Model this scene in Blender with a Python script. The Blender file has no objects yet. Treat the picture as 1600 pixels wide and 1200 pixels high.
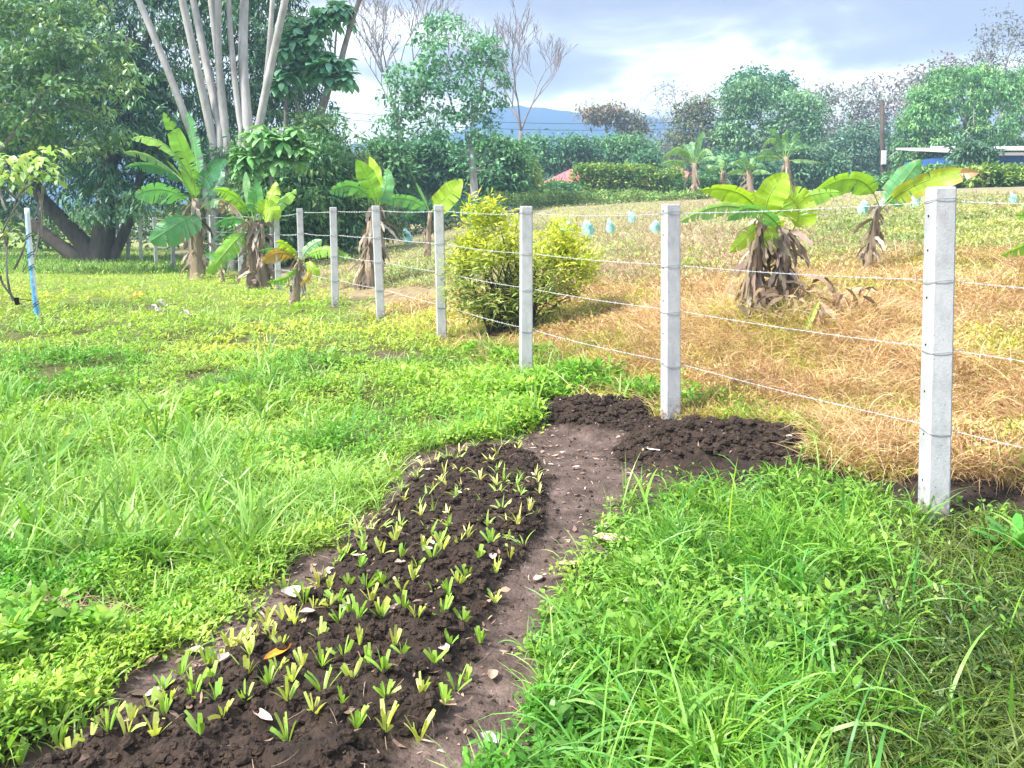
import bpy, math, random
import numpy as np
from math import radians, sin, cos, pi, atan2, sqrt
rnd = random.Random(7)
R = np.random.default_rng(11)
S = bpy.context.scene
COL = S.collection

# ---------------------------------------------------------------- camera
F = 1256.0; HZ = 358.0; HC = 1.55; TH = radians(3.5)
PY = HZ + F * math.tan(TH)
cam = bpy.data.cameras.new('camera'); camo = bpy.data.objects.new('camera', cam); COL.objects.link(camo)
cam.sensor_width = 36.0; cam.lens = 36.0 * F / 1600.0
cam.shift_y = (PY - 600.0) / 1600.0
cam.clip_start = 0.1; cam.clip_end = 3000
camo.location = (0, 0, HC); camo.rotation_euler = (radians(90) - TH, 0, 0)
S.camera = camo

# ---------------------------------------------------------------- world, sun, exposure
SUN_EL = radians(52); SUN_AZ = radians(-118)      # azimuth from +Y, clockwise; sun high on the left, a little behind the camera
S.view_settings.view_transform = 'Standard'; S.view_settings.look = 'None'
S.view_settings.gamma = 1.0; S.view_settings.exposure = 1.98
w = bpy.data.worlds.new('World'); S.world = w; w.use_nodes = True
nt = w.node_tree; nt.nodes.clear()
def N(nt, t, **k):
    n = nt.nodes.new(t)
    for a, b in k.items(): setattr(n, a, b)
    return n
def build_world():
    L = nt.links.new
    out = N(nt, 'ShaderNodeOutputWorld'); bg = N(nt, 'ShaderNodeBackground'); bg2 = N(nt, 'ShaderNodeBackground')
    sky = N(nt, 'ShaderNodeTexSky', sky_type='NISHITA', sun_disc=False)
    sky.sun_elevation = SUN_EL; sky.sun_rotation = SUN_AZ
    L(sky.outputs[0], bg.inputs[0]); bg.inputs[1].default_value = 0.06
    tc = N(nt, 'ShaderNodeTexCoord')
    mp = N(nt, 'ShaderNodeMapping'); mp.inputs['Scale'].default_value = (1.0, 1.0, 2.6)
    L(tc.outputs['Generated'], mp.inputs[0])
    n1 = N(nt, 'ShaderNodeTexNoise'); n1.inputs['Scale'].default_value = 3.8; n1.inputs['Detail'].default_value = 7; n1.inputs['Roughness'].default_value = .55
    n1.inputs['Distortion'].default_value = .35
    L(mp.outputs[0], n1.inputs[0])
    nm = N(nt, 'ShaderNodeMath', operation='MULTIPLY_ADD'); nm.inputs[1].default_value = 1.7; nm.inputs[2].default_value = -.35; L(n1.outputs[0], nm.inputs[0]); acc = nm.outputs[0]
    def lobe(px, py, sx, sz, amp):
        nonlocal acc
        u = (px - 800) / F; v = (HZ - py) / F
        d = np.array([u, 1, v]); d /= np.linalg.norm(d)
        s = N(nt, 'ShaderNodeVectorMath', operation='SUBTRACT'); s.inputs[1].default_value = tuple(d)
        L(tc.outputs['Generated'], s.inputs[0])
        m = N(nt, 'ShaderNodeVectorMath', operation='MULTIPLY'); m.inputs[1].default_value = (1/sx, 1/sx*.5, 1/sz)
        L(s.outputs[0], m.inputs[0])
        ln = N(nt, 'ShaderNodeVectorMath', operation='LENGTH'); L(m.outputs[0], ln.inputs[0])
        mr = N(nt, 'ShaderNodeMapRange'); mr.interpolation_type = 'SMOOTHSTEP'
        mr.inputs['From Min'].default_value = 0; mr.inputs['From Max'].default_value = 1
        mr.inputs['To Min'].default_value = amp; mr.inputs['To Max'].default_value = 0
        L(ln.outputs['Value'], mr.inputs[0])
        a = N(nt, 'ShaderNodeMath', operation='ADD'); L(acc, a.inputs[0]); L(mr.outputs[0], a.inputs[1]); acc = a.outputs[0]
    for l in [(1240, 85, .36, .085, .19), (1080, 110, .22, .06, .13), (780, 60, .28, .05, .15), (560, 150, .16, .16, .25), (1400, 135, .28, .045, .3),
              (950, 165, .28, .05, .1), (920, 125, .2, .05, -.16), (1500, 40, .26, .085, -.5), (900, 5, .6, .035, -.2), (1330, 100, .08, .025, -.2), (1150, 50, .3, .03, -.06)]:
        lobe(*l)
    cr = N(nt, 'ShaderNodeValToRGB'); L(acc, cr.inputs[0])
    e = cr.color_ramp.elements
    e[0].position = .30; e[0].color = (.125, .130, .175, 1)
    e[1].position = .72; e[1].color = (.46, .46, .46, 1)
    x = e.new(.48); x.color = (.165, .170, .215, 1)
    x = e.new(.60); x.color = (.24, .25, .29, 1)
    L(cr.outputs[0], bg2.inputs[0]); 
    sz = N(nt, 'ShaderNodeSeparateXYZ'); L(tc.outputs['Generated'], sz.inputs[0])
    up = N(nt, 'ShaderNodeMapRange'); up.interpolation_type = 'SMOOTHSTEP'; up.inputs['From Min'].default_value = .32; up.inputs['From Max'].default_value = .85
    up.inputs['To Min'].default_value = 1.0; up.inputs['To Max'].default_value = 2.9; L(sz.outputs['Z'], up.inputs[0]); L(up.outputs[0], bg2.inputs[1])
    mx = N(nt, 'ShaderNodeMixShader'); mx.inputs[0].default_value = .88
    L(bg.outputs[0], mx.inputs[1]); L(bg2.outputs[0], mx.inputs[2]); L(mx.outputs[0], out.inputs[0])
build_world()
sl = bpy.data.lights.new('sun', 'SUN'); sl.energy = 2.9; sl.angle = radians(9); sl.color = (1, .955, .88)
so = bpy.data.objects.new('sun', sl); COL.objects.link(so)
sd = np.array([sin(SUN_AZ) * cos(SUN_EL), cos(SUN_AZ) * cos(SUN_EL), sin(SUN_EL)])
from mathutils import Vector, Matrix
so.rotation_euler = Vector(-sd).to_track_quat('-Z', 'Y').to_euler()
so.location = (-6, -4, 12)
S.cycles.volume_max_steps = 64 if hasattr(S.cycles, 'volume_max_steps') else 64
S.cycles.max_bounces = 7; S.cycles.transmission_bounces = 4; S.cycles.diffuse_bounces = 3; S.cycles.glossy_bounces = 2; S.cycles.volume_bounces = 0

# ---------------------------------------------------------------- numeric helpers
def ray(px, py):
    u = (np.asarray(px, float) - 800) / F; v = (PY - np.asarray(py, float)) / F
    c, s = cos(TH), sin(TH)
    return u, c + v * s, -s + v * c
def pt(px, py, Y):
    dx, dy, dz = ray(px, py); t = Y / dy
    return np.array([dx * t, Y + 0 * t, HC + dz * t])
def hash2(i, j, seed):
    n = (i.astype(np.int64) * 374761393 + j.astype(np.int64) * 668265263 + seed * 982451653) & 0xffffffff
    n = ((n ^ (n >> 13)) * 1274126177) & 0xffffffff
    return ((n ^ (n >> 16)) & 0xffff) / 65535.0
def vnoise(x, y, seed=0):
    xi = np.floor(x); yi = np.floor(y); fx = x - xi; fy = y - yi
    fx = fx * fx * (3 - 2 * fx); fy = fy * fy * (3 - 2 * fy)
    a = hash2(xi, yi, seed); b = hash2(xi + 1, yi, seed); c = hash2(xi, yi + 1, seed); d = hash2(xi + 1, yi + 1, seed)
    return (a * (1 - fx) + b * fx) * (1 - fy) + (c * (1 - fx) + d * fx) * fy
def fbm(x, y, oct=4, seed=0):
    r = 0; a = .5; t = 0
    for k in range(oct):
        r = r + a * vnoise(x * 2 ** k, y * 2 ** k, seed + k); t += a; a *= .5
    return r / t
FA, FB = 4.62, -.557
def fence_d(x, y):      # signed distance right of / behind the fence line
    a = (x - (FA + FB * y)) / 1.1447
    b = ((x + 7.1) * .79 + (y - 21) * .62)     # the far leg of the fence bends away to the left
    return np.where(y > 21, np.minimum(a, b), a)
def base_h(x, y):
    x = np.asarray(x, float); y = np.asarray(y, float)
    d = fence_d(x, y)
    lawn = np.interp(y, [0, 6.5, 11, 30, 60, 3000], [0, 0, .18, .28, .6, 1.5])
    far = np.interp(x, [-20, -6, 2], [.25, .6, 1.0])
    bank = np.interp(d, [-1, 0, 1, 2, 3.5, 5.5, 18, 30, 60, 3000], [0, .02, .22, .42, .66, .86, 2.25, 3.0, 3.9, 6]) * np.where(y > 18, far, 1)
    near = np.clip((y - 3.2) / 3.0, 0, 1)
    h = lawn + bank * near
    h = h + .16 * np.exp(-((x - 2.75) ** 2 + (y - 8.0) ** 2) / .7)
    h = h + (fbm(x * .9, y * .9, 3, 5) - .5) * .12 * np.clip(y / 5, 0.3, 1) 
    return h
def px_ground(px, py, hf=base_h, ymax=140, n=260):
    px = np.atleast_1d(np.asarray(px, float)); py = np.atleast_1d(np.asarray(py, float))
    dx, dy, dz = ray(px, py)
    Ys = np.exp(np.linspace(math.log(1.2), math.log(ymax), n))
    res = np.full(px.shape, np.nan); prev = np.full(px.shape, 1.2); pd = np.full(px.shape, 1.0); done = np.zeros(px.shape, bool)
    for Y in Ys:
        t = Y / dy; diff = HC + dz * t - hf(dx * t, np.full_like(t, Y))
        hit = (diff < 0) & ~done
        if hit.any():
            f = pd[hit] / (pd[hit] - diff[hit]); res[hit] = prev[hit] + (Y - prev[hit]) * f; done |= hit
        prev = np.where(done, prev, Y); pd = np.where(done, pd, diff)
        if done.all(): break
    t = res / dy
    return dx * t, res
def poly_world(P):
    x, y = px_ground([p[0] for p in P], [p[1] for p in P]); return np.stack([x, y], 1)
def poly_sd(x, y, P):   # signed distance to polygon, positive inside
    x = np.asarray(x, float); y = np.asarray(y, float)
    ins = np.zeros(x.shape, bool); dm = np.full(x.shape, 1e9)
    n = len(P)
    for i in range(n):
        ax, ay = P[i]; bx, by = P[(i + 1) % n]
        c = (ay > y) != (by > y)
        with np.errstate(divide='ignore', invalid='ignore'):
            xi = (bx - ax) * (y - ay) / (by - ay + 1e-12) + ax
        ins ^= c & (x < xi)
        ex, ey = bx - ax, by - ay
        t = np.clip(((x - ax) * ex + (y - ay) * ey) / (ex * ex + ey * ey + 1e-12), 0, 1)
        dm = np.minimum(dm, np.hypot(x - ax - t * ex, y - ay - t * ey))
    return np.where(ins, dm, -dm)
DIRT = poly_world([(-700, 1500), (-300, 1330), (-60, 1215), (60, 1165), (200, 1062), (330, 1000), (395, 930), (450, 880), (550, 835), (612, 765), (640, 712), (740, 692), (842, 690), (856, 660), (822, 640), (930, 618), (1040, 640), (1090, 658), (1200, 688), (1248, 715), (1095, 745), (988, 772), (945, 860), (905, 900), (858, 950), (835, 1010), (868, 1050), (860, 1120), (800, 1200), (770, 1330), (740, 1500)])
BED = poly_world([(-500, 1500), (-160, 1330), (60, 1215), (230, 1110), (345, 1035), (435, 970), (510, 900), (600, 810), (665, 730), (740, 708), (830, 712), (862, 762), (842, 840), (795, 910), (768, 970), (742, 1030), (700, 1110), (625, 1210), (580, 1330), (520, 1500)])
PATCH = poly_world([(1180, 752), (1330, 742), (1450, 752), (1600, 765), (1800, 775), (1800, 850), (1600, 845), (1500, 838), (1400, 808), (1280, 806)])
MOUNDS = [(.60, 6.4, .42, .30, .15), (1.02, 6.5, .22, .2, .05), (1.28, 5.2, .48, .34, .19), (1.68, 5.4, .34, .24, .10), (1.0, 5.45, .25, .22, .06), (1.30, 5.68, .40, .30, .12), (1.0, 6.05, .25, .18, .05)]
BARE = [(600, 556, .42, .2), (90, 965, .28, .14), (245, 480, .5, .3), (420, 830, .16, .1), (705, 660, .25, .15), (330, 590, .25, .2)]
BARE = [(px_ground(a, b)[0][0], px_ground(a, b)[1][0], c, d) for a, b, c, d in BARE]
def wob(x, y): return (fbm(x * 7, y * 7, 3, 21) - .5) * .28
def dirt_sd(x, y): return poly_sd(x, y, DIRT) + wob(x, y)
def bed_sd(x, y): return poly_sd(x, y, BED) + wob(x + 9, y) * .6
def patch_sd(x, y): return poly_sd(x, y, PATCH) + wob(x, y + 9) * 1.2
def mound_v(x, y):
    m = 0
    for cx, cy, rx, ry, h in MOUNDS: m = m + h * np.exp(-((x - cx) / rx) ** 2 - ((y - cy) / ry) ** 2)
    return m
def bare_v(x, y):
    m = np.zeros_like(x)
    for cx, cy, rx, ry in BARE: m = np.maximum(m, 1.3 - np.sqrt(((x - cx) / rx) ** 2 + ((y - cy) / ry) ** 2) + (fbm(x * 9, y * 9, 2, 3) - .5) * 1.6)
    return m
def full_h(x, y, fine=True):
    x = np.asarray(x, float); y = np.asarray(y, float)
    h = base_h(x, y)
    near = (y < 9) & (np.abs(x) < 4.5) & (y > .5)
    b = np.clip((bed_sd(x, y) + .05) / .22, 0, 1); b = b * b * (3 - 2 * b)
    m = mound_v(x, y)
    h = h + np.where(near, b * .085 + m, 0)
    ds = np.clip(dirt_sd(x, y) / .1 + .5, 0, 1)
    rough = np.clip(b + m * 12, 0, 1)
    n1 = fbm(x * 11, y * 11, 4, 31); n2 = np.abs(fbm(x * 22, y * 22, 4, 41) - .5) * 2
    h = h + np.where(near, rough * ((n1 - .5) * .09 - n2 * .045 + .01) + ds * (1 - rough) * ((fbm(x * 8, y * 8, 5, 51) - .5) * .045 - np.abs(fbm(x * 26, y * 20, 3, 61) - .5) * .03), 0)
    return h
def gz(x, y): return float(full_h(np.array([x]), np.array([y]))[0])

# ---------------------------------------------------------------- mesh helpers
class MB:
    def __init__(s): s.V = []; s.Q = []; s.C = []; s.n = 0; s.sm = []
    def add(s, V, Q, C=None, smooth=False):
        V = np.asarray(V, float).reshape(-1, 3); Q = np.asarray(Q, int).reshape(-1, 4)
        C = np.full((len(V), 3), .5) if C is None else np.broadcast_to(np.asarray(C, float), (len(V), 3))
        s.V.append(V); s.Q.append(Q + s.n); s.C.append(C); s.n += len(V); s.sm.append(np.full(len(Q), smooth))
    def build(s, name, mat, parent=None, origin=None):
        me = bpy.data.meshes.new(name)
        V = np.concatenate(s.V); Q = np.concatenate(s.Q); C = np.concatenate(s.C); sm = np.concatenate(s.sm)
        if parent is not None: V = V - np.array(parent.location)
        elif origin is not None: V = V - np.array(origin)
        me.vertices.add(len(V)); me.vertices.foreach_set('co', V.astype(np.float32).ravel())
        me.loops.add(len(Q) * 4); me.loops.foreach_set('vertex_index', Q.astype(np.int32).ravel())
        me.polygons.add(len(Q)); me.polygons.foreach_set('loop_start', np.arange(0, len(Q) * 4, 4, dtype=np.int32))
        me.polygons.foreach_set('loop_total', np.full(len(Q), 4, np.int32))
        me.polygons.foreach_set('use_smooth', sm)
        a = me.color_attributes.new('Col', 'FLOAT_COLOR', 'POINT')
        a.data.foreach_set('color', np.concatenate([C, np.ones((len(C), 1))], 1).astype(np.float32).ravel())
        me.update(); me.validate()
        me.materials.append(mat)
        o = bpy.data.objects.new(name, me); COL.objects.link(o)
        if parent is not None: o.parent = parent
        elif origin is not None: o.location = origin
        return o
    # tube along points with radii
    def tube(s, P, r, k=7, col=None, cap=True, jit=0):
        P = np.asarray(P, float); n = len(P); r = np.broadcast_to(np.asarray(r, float), (n,))
        T = np.gradient(P, axis=0); T /= np.linalg.norm(T, axis=1)[:, None] + 1e-9
        up = np.array([0, 0, 1.]) if abs(T[:, 2]).mean() < .85 else np.array([1., 0, 0])
        A = np.cross(T, up); A /= np.linalg.norm(A, axis=1)[:, None] + 1e-9; B = np.cross(T, A)
        th = np.arange(k) * 2 * pi / k
        rr = r[:, None] * (1 + (R.random((n, k)) - .5) * jit)
        V = P[:, None] + rr[..., None] * (np.cos(th)[None, :, None] * A[:, None] + np.sin(th)[None, :, None] * B[:, None])
        V = V.reshape(-1, 3)
        i = np.arange(n - 1)[:, None] * k; j = np.arange(k)[None]; j2 = (j + 1) % k
        Q = np.stack([i + j, i + j2, i + k + j2, i + k + j], -1).reshape(-1, 4)
        if cap and k >= 4:
            for e in (0, (n - 1) * k):
                for q in range(1, k - 2, 2): Q = np.concatenate([Q, [[e, e + q, e + q + 1, e + min(q + 2, k - 1)]]])
        s.add(V, Q, col, True)
    # N ribbons (leaves, blades)
    def ribbons(s, P, az, el, L, W, droop, seg=2, prof=(.15, 1, .06), col=(.1, .2, .05), roll=0, fold=0):
        P = np.asarray(P, float).reshape(-1, 3); n = len(P)
        if n == 0: return
        bc = lambda a: np.broadcast_to(np.asarray(a, float), (n,))
        az, el, L, W, droop, roll = map(bc, (az, el, L, W, droop, roll))
        k = seg + 1; pts = [P]; tan = []
        for i in range(k):
            e = el - droop * (i / seg)
            T = np.stack([np.cos(e) * np.cos(az), np.cos(e) * np.sin(az), np.sin(e)], 1); tan.append(T)
            if i < seg: pts.append(pts[-1] + T * (L / seg)[:, None])
        pf = np.interp(np.linspace(0, 1, k), np.linspace(0, 1, len(prof)), prof)
        V = np.empty((n, k, 2, 3))
        side0 = np.stack([-np.sin(az), np.cos(az), np.zeros(n)], 1)
        for i in range(k):
            up = np.cross(tan[i], side0)
            sd_ = side0 * np.cos(roll)[:, None] + up * np.sin(roll)[:, None]
            V[:, i, 0] = pts[i] - sd_ * (W * pf[i] / 2)[:, None]; V[:, i, 1] = pts[i] + sd_ * (W * pf[i] / 2)[:, None]
        base = np.arange(n)[:, None] * (2 * k); i = np.arange(seg)[None] * 2
        Q = np.stack([base + i, base + i + 1, base + i + 3, base + i + 2], -1).reshape(-1, 4)
        C = np.asarray(col, float)
        if C.ndim == 2: C = np.repeat(C, 2 * k, 0)
        s.add(V.reshape(-1, 3), Q, C)
    def box(s, c, h, rz=0, col=None, R3=None):
        c = np.asarray(c, float); h = np.asarray(h, float)
        V = np.array([[x, y, z] for z in (-1, 1) for y in (-1, 1) for x in (-1, 1)], float) * h
        ca, sa = cos(rz), sin(rz); M = np.array([[ca, -sa, 0], [sa, ca, 0], [0, 0, 1]])
        if R3 is not None: M = R3
        s.add(V @ M.T + c, [[0, 2, 3, 1], [4, 5, 7, 6], [0, 1, 5, 4], [2, 6, 7, 3], [0, 4, 6, 2], [1, 3, 7, 5]], col)
def bez(p0, p1, p2, n):   # curve THROUGH p1
    p0, p1, p2 = map(lambda a: np.asarray(a, float), (p0, p1, p2)); c = 2 * p1 - .5 * (p0 + p2)
    t = np.linspace(0, 1, n)[:, None]; return (1 - t) ** 2 * p0 + 2 * t * (1 - t) * c + t * t * p2
def tag(o, label=None, cat=None, group=None, kind=None):
    if label: o['label'] = label
    if cat: o['category'] = cat
    if group: o['group'] = group
    if kind: o['kind'] = kind
    return o
def thing(name, label, cat, loc, group=None):
    o = bpy.data.objects.new(name, None); o.empty_display_size = .1; COL.objects.link(o); o.location = [float(a) for a in loc]
    return tag(o, label, cat, group)
def cvar(base, n, v=.25, hue=.12):
    c = np.asarray(base, float)[None] * (1 + (R.random((n, 1)) - .5) * 2 * v) * (1 + (R.random((n, 3)) - .5) * 2 * hue)
    return np.clip(c, .003, .95)

# ---------------------------------------------------------------- materials
def mat_new(name):
    m = bpy.data.materials.new(name); m.use_nodes = True; t = m.node_tree; t.nodes.clear(); return m, t
def leaf_mat(name, rough=.5, trans=.3, tint=(1.25, 1.25, .6), nscale=18, spec=.35, var=.3):
    m, t = mat_new(name); L = t.links.new
    out = N(t, 'ShaderNodeOutputMaterial'); p = N(t, 'ShaderNodeBsdfPrincipled'); tr = N(t, 'ShaderNodeBsdfTranslucent'); mx = N(t, 'ShaderNodeMixShader')
    at = N(t, 'ShaderNodeAttribute', attribute_name='Col')
    tc = N(t, 'ShaderNodeTexCoord'); no = N(t, 'ShaderNodeTexNoise'); no.inputs['Scale'].default_value = nscale; no.inputs['Detail'].default_value = 2
    L(tc.outputs['Object'], no.inputs[0])
    mr = N(t, 'ShaderNodeMapRange'); mr.inputs['To Min'].default_value = 1 - var; mr.inputs['To Max'].default_value = 1 + var; L(no.outputs[0], mr.inputs[0])
    mu = N(t, 'ShaderNodeVectorMath', operation='SCALE'); L(at.outputs['Color'], mu.inputs[0]); L(mr.outputs[0], mu.inputs['Scale'])
    ti = N(t, 'ShaderNodeVectorMath', operation='MULTIPLY'); ti.inputs[1].default_value = tint; L(mu.outputs[0], ti.inputs[0])
    L(mu.outputs[0], p.inputs['Base Color']); L(ti.outputs[0], tr.inputs[0])
    p.inputs['Roughness'].default_value = rough; p.inputs['Specular IOR Level'].default_value = spec
    mx.inputs[0].default_value = trans
    L(p.outputs[0], mx.inputs[1]); L(tr.outputs[0], mx.inputs[2]); L(mx.outputs[0], out.inputs[0])
    return m
def solid_mat(name, c1, c2=None, scale=20, rough=.85, bump=.2, bscale=60, stretch=(1, 1, 1), metal=0, attr=False, lo=.35, hi=.65, c3=None):
    m, t = mat_new(name); L = t.links.new
    out = N(t, 'ShaderNodeOutputMaterial'); p = N(t, 'ShaderNodeBsdfPrincipled'); L(p.outputs[0], out.inputs[0])
    tc = N(t, 'ShaderNodeTexCoord'); mp = N(t, 'ShaderNodeMapping'); mp.inputs['Scale'].default_value = stretch; L(tc.outputs['Object'], mp.inputs[0])
    no = N(t, 'ShaderNodeTexNoise'); no.inputs['Scale'].default_value = scale; no.inputs['Detail'].default_value = 6; no.inputs['Roughness'].default_value = .65; L(mp.outputs[0], no.inputs[0])
    cr = N(t, 'ShaderNodeValToRGB'); e = cr.color_ramp.elements; c2 = c2 or c1
    e[0].position = lo; e[0].color = (*c1, 1); e[1].position = hi; e[1].color = (*c2, 1)
    if c3: x = e.new(hi + .12); x.color = (*c3, 1)
    L(no.outputs[0], cr.inputs[0])
    src = cr.outputs[0]
    if attr:
        at = N(t, 'ShaderNodeAttribute', attribute_name='Col'); mu = N(t, 'ShaderNodeVectorMath', operation='MULTIPLY')
        L(src, mu.inputs[0]); L(at.outputs['Color'], mu.inputs[1]); src = mu.outputs[0]
    L(src, p.inputs['Base Color']); p.inputs['Roughness'].default_value = rough; p.inputs['Metallic'].default_value = metal
    p.inputs['Specular IOR Level'].default_value = .3
    n2 = N(t, 'ShaderNodeTexNoise'); n2.inputs['Scale'].default_value = bscale; n2.inputs['Detail'].default_value = 5; L(mp.outputs[0], n2.inputs[0])
    b = N(t, 'ShaderNodeBump'); b.inputs['Strength'].default_value = bump; b.inputs['Distance'].default_value = .02; L(n2.outputs[0], b.inputs['Height']); L(b.outputs[0], p.inputs['Normal'])
    return m
M_weed = leaf_mat('weed_leaf', .42, .35, nscale=6)
M_grass = leaf_mat('grass_blade', .38, .35, nscale=4)
M_dry = leaf_mat('dry_grass_blade', .7, .25, (1.2, 1.1, .8), nscale=3)
M_tree = leaf_mat('tree_foliage', .42, .22, nscale=1.5, spec=.4)
M_far = leaf_mat('far_foliage', .6, .25, nscale=.6, spec=.2)
M_ban = leaf_mat('banana_leaf', .38, .38, (1.3, 1.3, .5), nscale=9, spec=.45, var=.22)
M_dead = leaf_mat('dead_banana_leaf', .8, .12, (1.1, 1, .8), nscale=14, var=.45)
M_litter = leaf_mat('fallen_leaf', .7, .1, (1, 1, .9), nscale=40, var=.35)
M_bark_w = solid_mat('pale_bark', (.30, .28, .27), (.52, .50, .49), 3, .8, .3, 12, (1, 1, .4), c3=(.62, .60, .58))
M_bark_d = solid_mat('dark_bark', (.045, .038, .034), (.11, .09, .075), 4, .9, .6, 10, (1, 1, .3))
M_bark_m = solid_mat('grey_bark', (.14, .12, .11), (.32, .29, .27), 5, .9, .4, 14, (1, 1, .4))
M_conc = solid_mat('concrete', (.33, .33, .335), (.42, .425, .435), 11, .85, .16, 150, (1, 1, .45), lo=.26, hi=.46, c3=(.49, .49, .495))
def soil_splash(m):      # mud splashed on the foot of each post
    t = m.node_tree; L = t.links.new; p = [n for n in t.nodes if n.type == 'BSDF_PRINCIPLED'][0]; src = p.inputs['Base Color'].links[0].from_socket
    tc = N(t, 'ShaderNodeTexCoord'); sx = N(t, 'ShaderNodeSeparateXYZ'); L(tc.outputs['Object'], sx.inputs[0])
    no = N(t, 'ShaderNodeTexNoise'); no.inputs['Scale'].default_value = 22; no.inputs['Detail'].default_value = 5; L(tc.outputs['Object'], no.inputs[0])
    a = N(t, 'ShaderNodeMath', operation='MULTIPLY_ADD'); a.inputs[1].default_value = .55; L(no.outputs[0], a.inputs[0]); 
    b = N(t, 'ShaderNodeMath', operation='MULTIPLY'); b.inputs[1].default_value = -1.0; L(sx.outputs['Z'], b.inputs[0]); L(b.outputs[0], a.inputs[2])
    mr = N(t, 'ShaderNodeMapRange'); mr.inputs['From Min'].default_value = .02; mr.inputs['From Max'].default_value = .16; mr.inputs['To Max'].default_value = .8; L(a.outputs[0], mr.inputs[0])
    mx = N(t, 'ShaderNodeMix', data_type='RGBA'); L(mr.outputs[0], mx.inputs[0]); L(src, mx.inputs[6]); mx.inputs[7].default_value = (.13, .10, .08, 1); L(mx.outputs[2], p.inputs['Base Color'])
    # small casting pits
    vo = N(t, 'ShaderNodeTexVoronoi'); vo.inputs['Scale'].default_value = 34; L(tc.outputs['Object'], vo.inputs[0]); 
    m2 = N(t, 'ShaderNodeMapRange'); m2.inputs['From Min'].default_value = .06; m2.inputs['From Max'].default_value = .11; L(vo.outputs['Distance'], m2.inputs[0])
    m3 = N(t, 'ShaderNodeMix', data_type='RGBA'); L(m2.outputs[0], m3.inputs[0]); m3.inputs[6].default_value = (.12, .12, .12, 1); L(mx.outputs[2], m3.inputs[7]); L(m3.outputs[2], p.inputs['Base Color'])
soil_splash(M_conc)
M_hole = solid_mat('dark_hole', (.02, .02, .02), rough=.9)
M_wire = solid_mat('galvanised_wire', (.55, .55, .56), (.72, .72, .74), 40, .5, .1, metal=.3)
M_tie = solid_mat('tie_wire', (.24, .24, .25), (.36, .36, .37), 40, .5, .1, metal=.5)
M_pseudo = solid_mat('banana_stem', (.20, .14, .09), (.36, .29, .20), 9, .8, .5, 25, (2, 2, .35))
M_bark_p = solid_mat('pinkish_bark', (.17, .15, .155), (.28, .25, .255), 4, .9, .3, 12, (1, 1, .4))
def ground_mat():
    m, t = mat_new('lawn_soil'); L = t.links.new
    out = N(t, 'ShaderNodeOutputMaterial'); p = N(t, 'ShaderNodeBsdfPrincipled'); L(p.outputs[0], out.inputs[0])
    at = N(t, 'ShaderNodeAttribute', attribute_name='Col'); tc = N(t, 'ShaderNodeTexCoord')
    n1 = N(t, 'ShaderNodeTexNoise'); n1.inputs['Scale'].default_value = 9; n1.inputs['Detail'].default_value = 8; n1.inputs['Roughness'].default_value = .7; L(tc.outputs['Object'], n1.inputs[0])
    mr = N(t, 'ShaderNodeMapRange'); mr.inputs['From Min'].default_value = .3; mr.inputs['From Max'].default_value = .7; mr.inputs['To Min'].default_value = .55; mr.inputs['To Max'].default_value = 1.4; L(n1.outputs[0], mr.inputs[0])
    mu = N(t, 'ShaderNodeVectorMath', operation='SCALE'); L(at.outputs['Color'], mu.inputs[0]); L(mr.outputs[0], mu.inputs['Scale'])
    L(mu.outputs[0], p.inputs['Base Color']); p.inputs['Roughness'].default_value = .95; p.inputs['Specular IOR Level'].default_value = .2
    n2 = N(t, 'ShaderNodeTexNoise'); n2.inputs['Scale'].default_value = 60; n2.inputs['Detail'].default_value = 6; L(tc.outputs['Object'], n2.inputs[0])
    b = N(t, 'ShaderNodeBump'); b.inputs['Strength'].default_value = .7; b.inputs['Distance'].default_value = .015; L(n2.outputs[0], b.inputs['Height']); L(b.outputs[0], p.inputs['Normal'])
    return m
M_ground = ground_mat()
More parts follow.
